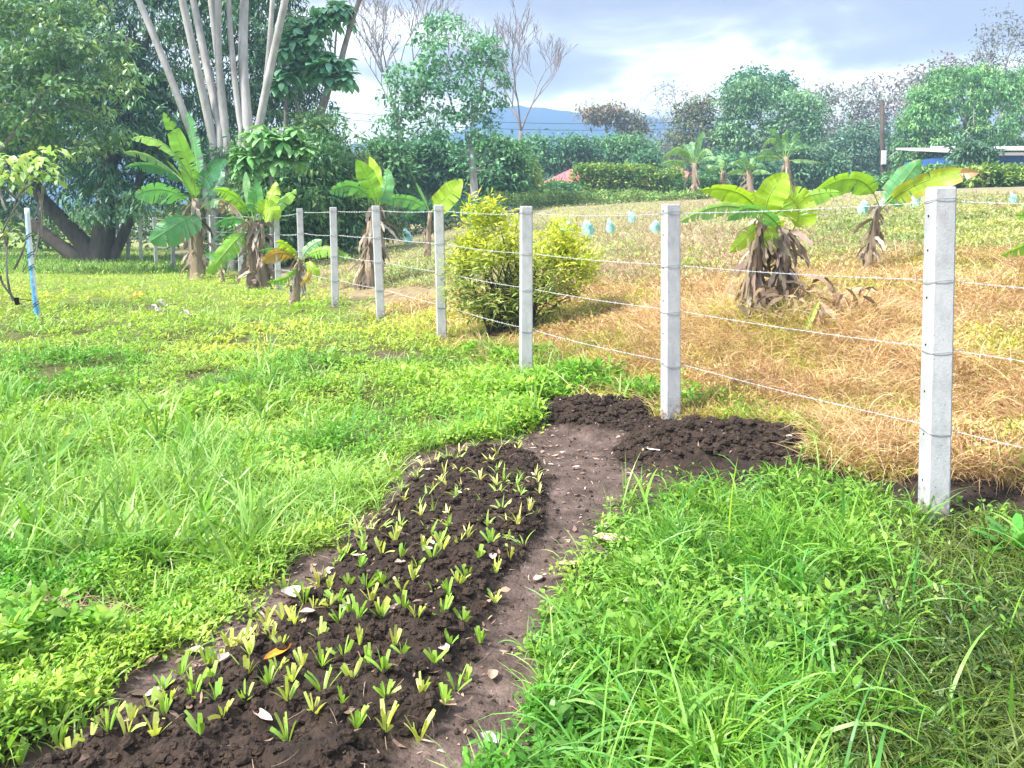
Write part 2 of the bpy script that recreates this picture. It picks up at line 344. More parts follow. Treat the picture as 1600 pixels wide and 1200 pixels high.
def soil_mat():
    m, t = mat_new('garden_soil'); L = t.links.new
    out = N(t, 'ShaderNodeOutputMaterial'); p = N(t, 'ShaderNodeBsdfPrincipled'); L(p.outputs[0], out.inputs[0])
    tc = N(t, 'ShaderNodeTexCoord'); at = N(t, 'ShaderNodeAttribute', attribute_name='Col'); sp_ = N(t, 'ShaderNodeSeparateColor'); L(at.outputs['Color'], sp_.inputs[0])
    def ramp(scale, cols, lo, hi):
        no = N(t, 'ShaderNodeTexNoise'); no.inputs['Scale'].default_value = scale; no.inputs['Detail'].default_value = 8; no.inputs['Roughness'].default_value = .7; L(tc.outputs['Object'], no.inputs[0])
        cr = N(t, 'ShaderNodeValToRGB'); e = cr.color_ramp.elements; e[0].position = lo; e[0].color = (*cols[0], 1); e[1].position = hi; e[1].color = (*cols[1], 1); x = e.new(hi + .13); x.color = (*cols[2], 1); L(no.outputs[0], cr.inputs[0]); return cr.outputs[0]
    a = ramp(11, [(.017, .011, .0075), (.046, .030, .021), (.12, .085, .062)], .36, .62); b = ramp(6, [(.040, .026, .019), (.125, .088, .072), (.25, .19, .165)], .34, .60)
    n3 = N(t, 'ShaderNodeTexNoise'); n3.inputs['Scale'].default_value = 35; n3.inputs['Detail'].default_value = 5; L(tc.outputs['Object'], n3.inputs[0])
    ad = N(t, 'ShaderNodeMath', operation='ADD'); L(sp_.outputs[0], ad.inputs[0]); L(n3.outputs[0], ad.inputs[1])
    mr = N(t, 'ShaderNodeMapRange'); mr.inputs['From Min'].default_value = .80; mr.inputs['From Max'].default_value = 1.2; L(ad.outputs[0], mr.inputs[0])
    mx = N(t, 'ShaderNodeMix', data_type='RGBA'); L(mr.outputs[0], mx.inputs[0]); L(b, mx.inputs[6]); L(a, mx.inputs[7]); L(mx.outputs[2], p.inputs['Base Color'])
    p.inputs['Roughness'].default_value = .93; p.inputs['Specular IOR Level'].default_value = .3
    n2 = N(t, 'ShaderNodeTexNoise'); n2.inputs['Scale'].default_value = 70; n2.inputs['Detail'].default_value = 6; L(tc.outputs['Object'], n2.inputs[0])
    bp = N(t, 'ShaderNodeBump'); bp.inputs['Strength'].default_value = .9; bp.inputs['Distance'].default_value = .02; L(n2.outputs[0], bp.inputs['Height']); L(bp.outputs[0], p.inputs['Normal'])
    return m
M_soil = soil_mat()
M_clod = solid_mat('soil_clod', (.020, .013, .009), (.062, .041, .028), 12, .95, .8, 90)

# ---------------------------------------------------------------- the ground, bed, path, mounds: one grid split by mask
def lin_geo(a, b, n): return a * (b / a) ** np.linspace(0, 1, n)
gx = np.concatenate([-lin_geo(3.4, 520, 60)[::-1], np.arange(-3.38, 3.38, .02), lin_geo(3.4, 520, 60)])
gy = np.concatenate([-lin_geo(1, 520, 14)[::-1], np.arange(-.5, 1.2, .3), np.arange(1.3, 7.6, .019), lin_geo(7.62, 520, 140)])
GX, GY = np.meshgrid(gx, gy)
GZ = full_h(GX, GY)
nx, ny = len(gx), len(gy)
idx = np.arange(nx * ny).reshape(ny, nx)
Q = np.stack([idx[:-1, :-1], idx[:-1, 1:], idx[1:, 1:], idx[1:, :-1]], -1).reshape(-1, 4)
cx = ((GX[:-1, :-1] + GX[1:, 1:]) / 2).ravel(); cy = ((GY[:-1, :-1] + GY[1:, 1:]) / 2).ravel()
dsd = dirt_sd(cx, cy); bsd = bed_sd(cx, cy); psd = patch_sd(cx, cy); mv = mound_v(cx, cy)
isd = (cy > -1) & (cy < 8)
cls = np.zeros(len(Q), int)
cls[isd & (dsd > 0)] = 2
cls[isd & (bsd > 0)] = 1
cls[isd & (mv > .035 + (fbm(cx * 8, cy * 8, 3, 77) - .5) * .04) & (bsd <= 0)] = 3
cls[isd & (psd > 0) & (cls == 0)] = 4
dd = fence_d(GX, GY)
dry = np.clip((dd + .05) / .5 + (fbm(GX * 2, GY * 2, 3, 9) - .5), 0, 1)[..., None]
farf = np.clip((GY - 9 + dd * .4) / 12, 0, 1)[..., None]
lawnc = np.array([.085, .085, .028]) * (1 - farf) + np.array([.20, .26, .05]) * farf
dryc = np.array([.24, .165, .085]) * (1 - farf) + np.array([.24, .21, .12]) * farf
pn = fbm(GX * .35, GY * .35, 4, 15)[..., None]
dryc = dryc * (.75 + .5 * pn)
GC = lawnc * (1 - dry) + dryc * dry
bv = np.clip(bare_v(GX, GY), 0, 1)[..., None]
GC = GC * (1 - bv) + np.array([.10, .066, .052]) * bv
shade_tint = (np.clip((800 + F * GX / np.maximum(GY, .5) - 1250) / 120, 0, 1) * np.clip((4.8 - GY) / .6, 0, 1) * (GY > .5) * (GX > 0))[..., None]
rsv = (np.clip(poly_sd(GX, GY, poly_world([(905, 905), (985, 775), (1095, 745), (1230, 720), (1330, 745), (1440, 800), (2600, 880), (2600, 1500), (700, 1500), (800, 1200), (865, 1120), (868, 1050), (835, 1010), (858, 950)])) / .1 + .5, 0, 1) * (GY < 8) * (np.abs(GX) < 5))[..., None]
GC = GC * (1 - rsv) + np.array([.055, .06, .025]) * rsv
GC = GC * (1 - shade_tint) + np.array([.030, .022, .012]) * shade_tint  # lower right soil coloured darker to stand in for shade
Vall = np.stack([GX, GY, GZ], -1).reshape(-1, 3)
SB = np.clip(np.maximum(bed_sd(GX, GY) / .10 + .5, np.maximum(mound_v(GX, GY) / .07, patch_sd(GX, GY) / .1 + .5)), 0, 1) * (GY < 9)
SC = np.repeat(SB[..., None], 3, 2)
def sub(mask, name, mat, label):
    q = Q[mask]; u, inv = np.unique(q, return_inverse=True)
    b = MB(); b.add(Vall[u], inv.reshape(-1, 4), (SC if mat is M_soil else GC).reshape(-1, 3)[u], True)
    tag(b.build(name, mat), label, 'ground', kind='structure')
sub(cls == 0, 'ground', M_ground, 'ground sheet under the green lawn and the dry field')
sub(cls == 1, 'planting_bed', M_soil, 'long raised bed of dark crumbly soil planted with seedlings')
sub(cls == 2, 'dirt_path', M_soil, 'trodden pinkish brown earth path beside the raised bed')
sub((cls == 3), 'soil_mound', M_soil, 'heaped dark soil around the foot of the second fence post')
sub((cls == 4), 'bare_soil', M_soil, 'strip of dark bare soil at the foot of the nearest fence post')

# soil clods
def icos():
    t = (1 + 5 ** .5) / 2
    return None
def clods(n, polyf, name, label, smin, smax, xr, yr):
    x = R.uniform(*xr, n * 3); y = R.uniform(*yr, n * 3); k = polyf(x, y); x, y = x[k][:n], y[k][:n]; n = len(x)
    z = full_h(x, y); r = smin + (smax - smin) * R.random(n) ** 3
    k1 = 5; rings = [(-.6, .7), (0, 1.0), (.55, .75), (.85, .2)]
    V = np.empty((n, len(rings), k1, 3)); a0 = R.random(n) * 6.28
    sx = .7 + R.random(n) * .6; 
    for i, (zz, rr) in enumerate(rings):
        for j in range(k1):
            q = rr * r * (.72 + .56 * R.random(n)); a = a0 + j * 2 * pi / k1
            V[:, i, j, 0] = x + np.cos(a) * q * sx; V[:, i, j, 1] = y + np.sin(a) * q / sx; V[:, i, j, 2] = z + r * .25 + zz * r * (.7 + .4 * R.random(n))
    m = len(rings) * k1; b0 = np.arange(n)[:, None] * m
    qs = [[i * k1 + j, i * k1 + (j + 1) % k1, (i + 1) * k1 + (j + 1) % k1, (i + 1) * k1 + j] for i in range(len(rings) - 1) for j in range(k1)]
    t0 = (len(rings) - 1) * k1; qs += [[t0, t0 + 1, t0 + 2, t0 + 3]]
    b = MB(); b.add(V.reshape(-1, 3), (b0[:, :, None] + np.array(qs)[None]).reshape(-1, 4), None, False)
    tag(b.build(name, M_clod), label, 'soil', kind='stuff')
clods(9000, lambda x, y: bed_sd(x, y) > .02, 'soil_clods', 'dark crumbs and clods of tilled soil all over the raised bed', .004, .026, (-2.6, 1.3), (1.6, 5.9))
clods(3200, lambda x, y: mound_v(x, y) > .05, 'soil_clods', 'dark crumbs and lumps on the soil heaps by the second post', .004, .034, (.1, 2.1), (5.0, 7.4))
clods(1600, lambda x, y: (dirt_sd(x, y) > 0) & (bed_sd(x, y) < 0), 'soil_clods', 'loose crumbs of soil scattered along the trodden path', .003, .012, (-2.6, 1.3), (1.6, 7))
clods(1200, lambda x, y: patch_sd(x, y) > 0, 'soil_clods', 'dark crumbs of soil at the foot of the nearest post', .004, .02, (1.2, 4.5), (3.8, 5.6))

# ---------------------------------------------------------------- grass and weeds
def sample(n, xr, yr, sx=0):
    px = R.uniform(*xr, n); py = R.uniform(*yr, n); X, Y = px_ground(px, py, ymax=90, n=200)
    k = ~np.isnan(X); return X[k], Y[k]
def lush(x, y): return np.clip(fbm(x * 1.1 + 4, y * 1.1, 3, 71) * 1.6 - .35, 0, 1)
def weeds(mb, X, Y, per, size, hgt, cA, cB, seg=2, droop=.7, elm=.5, aspect=.34, hv=.3):
    n = len(X); Z = full_h(X, Y)
    sc = np.clip(Y / 5.0, .85, 3.2) ** .55
    for k in range(per):
        r = (R.random(n) ** .7) * .05 * sc; a = R.random(n) * 6.28
        hh = hgt * (.1 + .95 * R.random(n)) * (.35 + 2.1 * lush(X * 1.6, Y * 1.6) ** 1.3)
        P = np.stack([X + r * np.cos(a), Y + r * np.sin(a), Z + hh], 1)
        L = size * (.6 + .8 * R.random(n)) * sc
        t = (fbm(X * .9, Y * .9, 4, 91)[:, None] - .5) * 3.0 + .5 + (R.random((n, 1)) - .5) * .7
        t = np.clip(t, 0, 1); c = (np.array(cA) * (1 - t) + np.array(cB) * t) * (1 + (R.random((n, 1)) - .5) * 2 * hv) * (1 + (R.random((n, 3)) - .5) * .16)
        mb.ribbons(P, a + R.normal(0, .8, n), R.normal(elm, .45, n), L, L * aspect * (.7 + .6 * R.random(n)), droop * (.5 + R.random(n)), seg, (.2, 1, .75, .04) if seg > 2 else (.25, 1, .05), c, roll=R.normal(0, .35, n))
def blades(mb, X, Y, per, length, width, cA, cB, seg=4, elm=1.15, droop=1.3, spread=.05, scd=5.5, lv=.5, mult=None):
    n = len(X); Z = full_h(X, Y); sc = np.clip(Y / scd, 1, 3.5) ** .6
    if mult is not None: sc = sc * 1
    for k in range(per):
        a = R.random(n) * 6.28; r = spread * R.random(n) * sc
        P = np.stack([X + r * np.cos(a), Y + r * np.sin(a), Z - .005], 1)
        L = length * (1 - lv + 2 * lv * R.random(n)) * (mult if mult is not None else 1)
        t = np.clip(R.random((n, 1)) * .8 + fbm(X, Y, 2, 17)[:, None] * .5 - .2, 0, 1)
        c = (np.array(cA) * (1 - t) + np.array(cB) * t) * (1 + (R.random((n, 1)) - .5) * .5)
        mb.ribbons(P, a + R.normal(0, .5, n), R.normal(elm, .2, n), L, width * sc * (.6 + .8 * R.random(n)), droop * (.4 + 1.1 * R.random(n)), seg, (.55, 1, .8, .5, .04), c, roll=R.normal(0, .6, n))
YG1, YG2 = (.11, .33, .03), (.36, .52, .07)      # fresh green to yellow green
def open_lawn(X, Y):
    return (dirt_sd(X, Y) < R.normal(-.035, .045, len(X))) & (patch_sd(X, Y) < -.05) & (fence_d(X, Y) < .35 + (fbm(X * 3, Y * 3, 2, 8) - .5) * .8) & (bare_v(X, Y) < .35) & (mound_v(X, Y) < .05)
RG = poly_world([(905, 905), (985, 775), (1095, 745), (1230, 720), (1330, 745), (1440, 800), (2600, 880), (2600, 1500), (700, 1500), (800, 1200), (865, 1120), (868, 1050), (835, 1010), (858, 950)])
def right_sd(x, y): return poly_sd(x, y, RG)
X, Y = sample(98000, (-500, 1300), (385, 1400)); k = open_lawn(X, Y) & (right_sd(X, Y) < 0) & (fbm(X * 2.6, Y * 2.6, 4, 303) > .36 + .1 * (R.random(len(X)) - .5)); X, Y = X[k], Y[k]
mb = MB()
near = Y < 9
weeds(mb, X[near], Y[near], 7, .034, .075, YG1, YG2, seg=2)
weeds(mb, X[~near], Y[~near], 5, .042, .08, (.26, .44, .045), (.46, .54, .075), seg=2)
bx_, by_ = X[near], Y[near]; k = lush(bx_ * 1.6 + 7, by_ * 1.6) > .62; k &= R.random(len(bx_)) < .5
weeds(mb, bx_[k], by_[k], 4, .062, .10, (.12, .31, .03), (.30, .48, .07), seg=3, aspect=.42)
k = R.random(len(X)) < .12
blades(mb, X[k], Y[k], 2, .07, .004, (.30, .20, .11), (.50, .38, .20), seg=3, elm=.5, droop=.8)
tag(mb.build('lawn_weeds', M_weed), 'low bright green weeds covering the lawn left of the fence', 'weeds', kind='stuff')
# thin grass blades in the lawn
X, Y = sample(42000, (-500, 1300), (392, 1400)); k = open_lawn(X, Y) & (right_sd(X, Y) < 0); X, Y = X[k], Y[k]
k = R.random(len(X)) < .15 + 1.2 * lush(X + 3, Y); X, Y = X[k], Y[k]
mb = MB(); blades(mb, X, Y, 3, .15, .0065, (.18, .40, .07), (.48, .62, .20), seg=4, mult=.5 + 1.2 * lush(X + 3, Y))
tag(mb.build('lawn_grass', M_grass), 'thin grass blades standing among the lawn weeds', 'grass', kind='stuff')
# rim weeds by the mound and behind it
X, Y = sample(5200, (700, 1060), (535, 690)); k = (dirt_sd(X, Y) < -.02) & (fence_d(X, Y) < .25) & (mound_v(X, Y) < .05) & (R.random(len(X)) < np.clip((X + .55) / .9 + (fbm(X * 3, Y * 3, 3, 12) - .5) * 1.5, 0, 1))
mb = MB(); weeds(mb, X[k], Y[k], 5, .05, .12, (.11, .33, .03), (.32, .52, .06), seg=3); blades(mb, X[k][::5], Y[k][::5], 3, .26, .011, (.12, .33, .05), (.3, .48, .12), seg=4)
tag(mb.build('bank_weeds', M_weed), 'lush weeds behind the soil heap below the fence', 'weeds', kind='stuff')
# long grass at the near left
mb = MB()
cl = [(rnd.uniform(-60, 400), rnd.uniform(640, 860), rnd.uniform(.7, 1.15)) for _ in range(130)] + [(rnd.uniform(-80, 200), rnd.uniform(560, 680), .9) for _ in range(18)] + [(rnd.uniform(380, 560), rnd.uniform(560, 680), .8) for _ in range(22)] + [(rnd.uniform(-60, 120), rnd.uniform(820, 900), .6) for _ in range(14)]
cX, cY = px_ground([c[0] for c in cl], [c[1] + 40 for c in cl])
for (a, b, s), x, y in zip(cl, cX, cY):
    n = rnd.randint(3, 6); xx = x + R.normal(0, .03, n); yy = y + R.normal(0, .03, n)
    blades(mb, xx, yy, 3, .30 * s, .015, (.12, .31, .05), (.36, .52, .14), seg=5, elm=1.25, droop=1.1, spread=.03)
tag(mb.build('long_grass', M_grass), 'long bent grass blades rising over the weeds at the left', 'grass', kind='stuff')
# right foreground grass
X, Y = sample(50000, (640, 2600), (700, 1420)); k = (right_sd(X, Y) > -.03 + wob(X, Y) * .5) & (mound_v(X, Y) < .06); X, Y = X[k], Y[k]
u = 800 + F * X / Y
shade = np.clip((u - 1290) / 150 + (fbm(X * 3, Y * 3, 3, 66) - .5) * 1.6 - np.clip((4.2 - 0) * 0, 0, 1), 0, 1) * np.clip((4.6 - Y) / .8, 0, 1)  # where plants take dark olive colours to stand in for shade
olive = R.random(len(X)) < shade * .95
edge = np.clip(right_sd(X, Y) / .25, .35, 1)
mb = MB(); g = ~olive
tf = np.clip(fbm(X * 5, Y * 5, 3, 404) * 2.6 - .75, .12, 1.3)
blades(mb, X[g], Y[g], 3, .21, .0085, (.06, .22, .014), (.27, .47, .06), seg=5, elm=1.2, droop=1.7, spread=.025, mult=(edge * tf)[g] * .82, lv=.5)
q_ = g & (R.random(len(X)) < .03)
blades(mb, X[q_], Y[q_], 2, .34, .0095, (.07, .28, .05), (.28, .52, .09), seg=7, elm=1.2, droop=1.9, spread=.03, mult=edge[q_])
k = g & (R.random(len(X)) < .16)
weeds(mb, X[k], Y[k], 4, .042, .09, (.07, .21, .02), (.20, .38, .05), seg=3, aspect=.4)
tag(mb.build('foreground_grass', M_grass), 'lush arching green grass filling the right foreground', 'grass', kind='stuff')
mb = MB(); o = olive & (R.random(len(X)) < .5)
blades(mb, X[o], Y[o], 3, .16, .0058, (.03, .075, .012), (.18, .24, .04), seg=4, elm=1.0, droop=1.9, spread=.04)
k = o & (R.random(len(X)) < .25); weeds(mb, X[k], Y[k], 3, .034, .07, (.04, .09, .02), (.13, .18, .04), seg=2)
tag(mb.build('olive_undergrowth', M_grass), 'thin olive brown undergrowth coloured darker for shade in the lower right corner', 'undergrowth', kind='stuff')
# dry grass behind the fence
X, Y = sample(52000, (560, 2000), (395, 800)); d = fence_d(X, Y)
k = (d > -.1 + (fbm(X * 3, Y * 3, 2, 8) - .5) * .5) & (patch_sd(X, Y) < -.02) & (mound_v(X, Y) < .05) & (Y < 13) & (right_sd(X, Y) < .0); X, Y, d = X[k], Y[k], d[k]
tall = .35 + 1.55 * fbm(X * .9, Y * .9, 3, 55) + np.exp(-((X - 2.75) ** 2 + (Y - 7.9) ** 2) / .9) * 1.7 + np.exp(-((X - 1.7) ** 2 + (Y - 8.6) ** 2) / .5) * .9
gr = np.clip(fbm(X * 1.2, Y * 1.2, 3, 101) * 2.4 - .95, 0, 1)
mb = MB(); gr = np.clip(gr * 1.9 + np.clip((.9 - d) * .8, 0, .5), 0, 1); k = R.random(len(X)) > gr * .7
blades(mb, X[k], Y[k], 4, .13, .0048, (.40, .23, .11), (.70, .54, .31), seg=4, elm=.95, droop=1.4, spread=.05, mult=tall[k] * 1.15, scd=6)
q_ = k & (fbm(X * 1.7, Y * 1.7, 3, 77) > .52) & (R.random(len(X)) < .25)
blades(mb, X[q_], Y[q_], 4, .30, .0055, (.46, .28, .13), (.74, .58, .32), seg=5, elm=1.1, droop=1.5, spread=.06, scd=6)
blades(mb, X[q_], Y[q_], 3, .22, .006, (.26, .16, .09), (.42, .28, .15), seg=4, elm=.6, droop=1.4, spread=.08, scd=6)
weeds(mb, X[k], Y[k], 2, .036, .06, (.44, .25, .10), (.66, .52, .26), seg=2)
tag(mb.build('dry_grass', M_dry), 'orange and straw coloured dried grass behind the fence', 'dry grass', kind='stuff')
mb = MB(); k = ~k | (R.random(len(X)) < .13)
blades(mb, X[k], Y[k], 3, .12, .006, (.32, .36, .06), (.60, .58, .14), seg=3, elm=.9, droop=1.3, mult=tall[k]); weeds(mb, X[k], Y[k], 3, .036, .07, (.28, .38, .06), (.55, .56, .12))
tag(mb.build('yellowing_weeds', M_weed), 'yellowing green weeds mixed into the dried grass', 'weeds', kind='stuff')
# far field cover
X, Y = sample(52000, (480, 2000), (304, 450)); d = fence_d(X, Y); k = (d > .2) & (Y > 11); X, Y = X[k], Y[k]
pat = fbm(X * .25, Y * .12, 3, 201)
g = R.random(len(X)) < np.clip(pat * 2.4 - .5, .2, .95)
mb = MB()
blades(mb, X[~g], Y[~g], 3, .17, .008, (.33, .24, .15), (.54, .44, .29), seg=2, elm=.9, droop=1.0, spread=.12)
tag(mb.build('field_stubble', M_dry), 'pinkish tan stubble across the far field', 'stubble', kind='stuff')
mb = MB(); weeds(mb, X[g], Y[g], 3, .045, .07, (.24, .32, .11), (.46, .48, .18))
tag(mb.build('field_weeds', M_weed), 'pale green weeds growing across the far field', 'weeds', kind='stuff')
# shade grass under the big tree
X, Y = sample(5000, (-100, 480), (388, 428)); k = (fence_d(X, Y) < .4) & (R.random(len(X)) < .6)
mb = MB(); blades(mb, X[k], Y[k], 3, .20, .014, (.09, .24, .05), (.24, .42, .10), seg=2, elm=1.1, droop=.8, spread=.12)
tag(mb.build('tall_grass', M_grass), 'dark taller grass under the big tree and along the far fence', 'grass', kind='stuff')
#@@PART2
# ---------------------------------------------------------------- fence: posts and four barbed wires
PH = 1.70
posts = []     # (x, y, rotation, lean_x)
pxs = [1472, 1051, 822, 690, 594, 523, 472, 434, 403, 376]
rots = [-3, 12, 8, 8, 12, 14, 16, 18, 18, 20]; leans = [.01, .012, .0, .02, .035, .01, .02, .01, .0, .015]
for i, p in enumerate(pxs):
    Y = 4.23 + 1.87 * i; posts.append(((p - 800) / F * Y, Y, radians(rots[i]), leans[i]))
for p, Y in [(332, 22.7), (298, 24.3), (270, 26), (244, 27.8), (220, 29.7), (200, 31.6), (186, 33.4), (172, 35.2)]:
    posts.append(((p - 800) / F * Y, Y, radians(30 + rnd.uniform(-8, 8)), rnd.uniform(-.02, .02)))
posts.insert(0, (3.45, 2.45, 0, 0))        # the next post of the fence, outside the frame, carries the wires on
WH = [.47, .88, 1.23, 1.63]
ordn = ['nearest', 'second nearest', 'third', 'fourth', 'fifth', 'sixth', 'seventh', 'eighth', 'ninth', 'tenth', 'eleventh', 'twelfth', 'thirteenth', 'fourteenth', 'fifteenth', 'sixteenth', 'seventeenth', 'farthest']
desc = ['standing in dark soil at the right edge, clearly the tallest', 'standing in the heaped dark soil', 'in front of the yellow bush', 'rising from tall weeds left of the yellow bush',
        'in front of the banana plant with upright leaves', 'beside the bare earth bank', 'behind the smallest banana plant', 'between the two small banana plants', 'half hidden by the twin banana stems', 'just left of the twin banana stems',
        'just right of the big banana stem', 'directly behind the big banana stem', 'left of the big banana stem', 'with its foot in dark shade grass', 'right of the dark tree trunk', 'close to the dark tree trunk', 'beside the dark tree trunk', 'at the very end by the dark tree trunk']
hfine = lambda x, y: gz(x, y)
ties = []; wire_pts = [[] for _ in WH]
for i, (x, y, rz, ln) in enumerate(posts):
    z0 = gz(x, y); full = PH + .02 * sin(i * 2.1); z0 = min(z0, float(base_h(x, y)) + .05)
    zt = float(base_h(x, y)) + full
    if i == 1: zt = HC + .22
    if i == 2: zt = HC + .19
    wdt = .061
    if i > 0:
        j = i - 1
        t = thing('fence_post', f'{ordn[j]} concrete fence post, {desc[j]}', 'fence post', (x, y, z0 - .1), 'concrete posts of the wire fence')
        b = MB()   # chamfered square shaft with a slightly bevelled head
        zs = [z0 - .35, z0, z0 + .5, z0 + 1.0, zt - .012, zt]; prof = [(1, .82), (1, -.82), (.82, -1), (-.82, -1), (-1, -.82), (-1, .82), (-.82, 1), (.82, 1)]
        V = []
        for kz, z in enumerate(zs):
            sc = wdt * (1.03 - .02 * kz if kz < 5 else .88)
            for a, c_ in prof: V.append([x + ln * (z - z0) * -1 + (a * cos(rz) - c_ * sin(rz)) * sc, y + (a * sin(rz) + c_ * cos(rz)) * sc, z])
        q = [[r * 8 + m, r * 8 + (m + 1) % 8, (r + 1) * 8 + (m + 1) % 8, (r + 1) * 8 + m] for r in range(5) for m in range(8)]
        q = [[a[0], a[3], a[2], a[1]] for a in q]
        q += [[40, 41, 42, 47], [47, 42, 43, 46], [46, 43, 44, 45]]
        b.add(V, q); b.build('shaft', M_conc, t)
        if i <= 5:
            for hz in [.22, .47, .70, .95, 1.20, 1.45, 1.63]:
                hb = MB(); c0 = np.array([x - ln * hz, y, z0 + hz]); nl = np.array([-cos(rz), -sin(rz), 0])
                p0 = c0 + nl * wdt * .96; hb.tube([p0, p0 + nl * wdt * .065], [.0065, .0055], 7); hb.build('hole', M_hole, t)
        for wi, h in enumerate(WH):
            zz = (h / 1.70) * (zt - z0) + z0; px_ = x - ln * h
            tb = MB(); th = np.linspace(0, 2 * pi, 17); rr = wdt * 1.07
            sq = np.stack([np.sign(np.cos(th)) * np.abs(np.cos(th)) ** .35, np.sign(np.sin(th)) * np.abs(np.sin(th)) ** .35], 1) * rr
            P = np.stack([px_ + sq[:, 0] * cos(rz) - sq[:, 1] * sin(rz), y + sq[:, 0] * sin(rz) + sq[:, 1] * cos(rz), zz + .012 * np.sin(th + wi)], 1)
            tb.tube(P, .0011 + .00012 * y, 4, cap=False)
            tb.build('wire_tie', M_tie, t)
    for wi, h in enumerate(WH):
        zz = (h / 1.70) * (zt - z0) + z0
        d = np.array([cos(rz), sin(rz)]); off = wdt + .004
        wire_pts[wi].append((x - ln * h + off * .75, y + off * .75, zz))
wn = ['lowest', 'second lowest', 'second highest', 'top']
M_wirew = solid_mat('weathered_wire', (.42, .42, .44), (.62, .62, .64), 40, .45, .1)
for wi, pts in enumerate(wire_pts):
    b = MB(); P = []
    pts = pts[:14] if wi == 0 else pts
    for (a, c) in zip(pts[:-1], pts[1:]):
        a = np.array(a); c = np.array(c); t = np.linspace(0, 1, 13)[:-1, None]; sag = .012 + .012 * rnd.random()
        q = a * (1 - t) + c * t; q[:, 2] -= 4 * sag * (t * (1 - t))[:, 0]; P += list(q)
    P = np.array(P + [pts[-1]])
    for ph in (0, pi):      # two strands twisted round each other
        n = len(P); tt = np.linspace(0, len(P) - 1, len(P) * 6); Pi = np.stack([np.interp(tt, np.arange(n), P[:, k]) for k in range(3)], 1)
        a = tt * 11 + ph; r = .0022 + .00012 * Pi[:, 1]
        Pi = Pi + np.stack([0 * a, np.cos(a) * r, np.sin(a) * r], 1)
        b.tube(Pi, .0010 + .00013 * np.maximum(Pi[:, 1] - 3, 0), 4, cap=False)
    s = np.concatenate([[0], np.cumsum(np.linalg.norm(np.diff(P, axis=0), axis=1))])
    for q in np.arange(.05, min(s[-1], 26), .125):
        c = np.array([np.interp(q, s, P[:, k]) for k in range(3)])
        for _ in range(2):
            v = np.array([rnd.uniform(-.5, .5), rnd.uniform(-1, 1), rnd.uniform(-1, 1)]); v /= np.linalg.norm(v); ll = .013 + .0006 * c[1]
            b.tube([c - v * ll, c, c + v * ll], [.0006, .0022 + .00012 * c[1], .0006], 3, cap=False)
    tag(b.build('barbed_wire', M_wirew), f'{wn[wi]} strand of barbed wire strung along the fence posts', 'barbed wire', 'barbed wires of the fence')

# ---------------------------------------------------------------- trees
def skeleton(mb, root, fork, targets, r0, k=6, bend=.12, rmin=.012, col=None, spread_first=0, nk=5, lean_mid=None):
    """trunk from root to fork, then each target joined to the nearest node by a bent limb"""
    root = np.array(root); fork = np.array(fork); H = np.linalg.norm(fork - root)
    mid = (root + fork) / 2 + np.array([rnd.uniform(-1, 1), rnd.uniform(-1, 1), 0]) * H * .04
    if lean_mid is not None: mid = np.array(lean_mid)
    T = bez(root, mid, fork, 7); rt = np.linspace(r0 * 1.25, r0 * .75, 7); rt[0] *= 1.25
    mb.tube(T, rt, max(k, 7), col)
    nodes = [(T[i], rt[i] * .85) for i in range(4, 7)]
    tg = sorted([np.array(t) for t in targets], key=lambda t: np.linalg.norm(t - fork))
    # main limbs first: the farthest few
    far = tg[-max(3, len(tg) // 9):]; rest = [t for t in tg if not any(t is f for f in far)]
    for t in far + rest:
        A = np.array([n_[0] for n_ in nodes]); d = np.linalg.norm(A - t, axis=1); below = np.maximum(0, A[:, 2] - t[2]) * .8
        tier = np.array([n_[1] for n_ in nodes])
        i = int(np.argmin(d + below - tier * 3)); p, r = nodes[i]; L = d[i]
        m = (p + t) / 2 + np.array([rnd.uniform(-1, 1), rnd.uniform(-1, 1), rnd.uniform(-.3, 1.0)]) * L * bend
        B = bez(p, m, t, nk); ra = max(min(r * .72, r0 * .6, .02 + L * .03), rmin); rb = np.linspace(ra, max(rmin * .6, ra * .28), nk)
        mb.tube(B, rb, max(3, k - 2), col, cap=False)
        nodes += [(B[j], rb[j]) for j in range(1, nk)]
def ell_pts(ells, n, Y, depth=1.0, shell=.0):
    """random points inside ellipsoids given by their picture-plane size at distance Y"""
    ar = np.array([e[2] * e[3] for e in ells], float); pick = R.choice(len(ells), n, p=ar / ar.sum()); out = []
    for i in pick:
        e = ells[i]; cx_, cy_, rx, ry = e[:4]; yo = e[4] if len(e) > 4 else 0
        c = pt(cx_, cy_, Y + yo); s = (Y + yo) / F
        v = R.normal(0, 1, 3); v /= np.linalg.norm(v); rad = (shell ** 3 + (1 - shell ** 3) * R.random()) ** (1 / 3)
        out.append(c + v * rad * np.array([rx * s, min(rx, ry) * s * depth, ry * s]))
    return np.array(out)
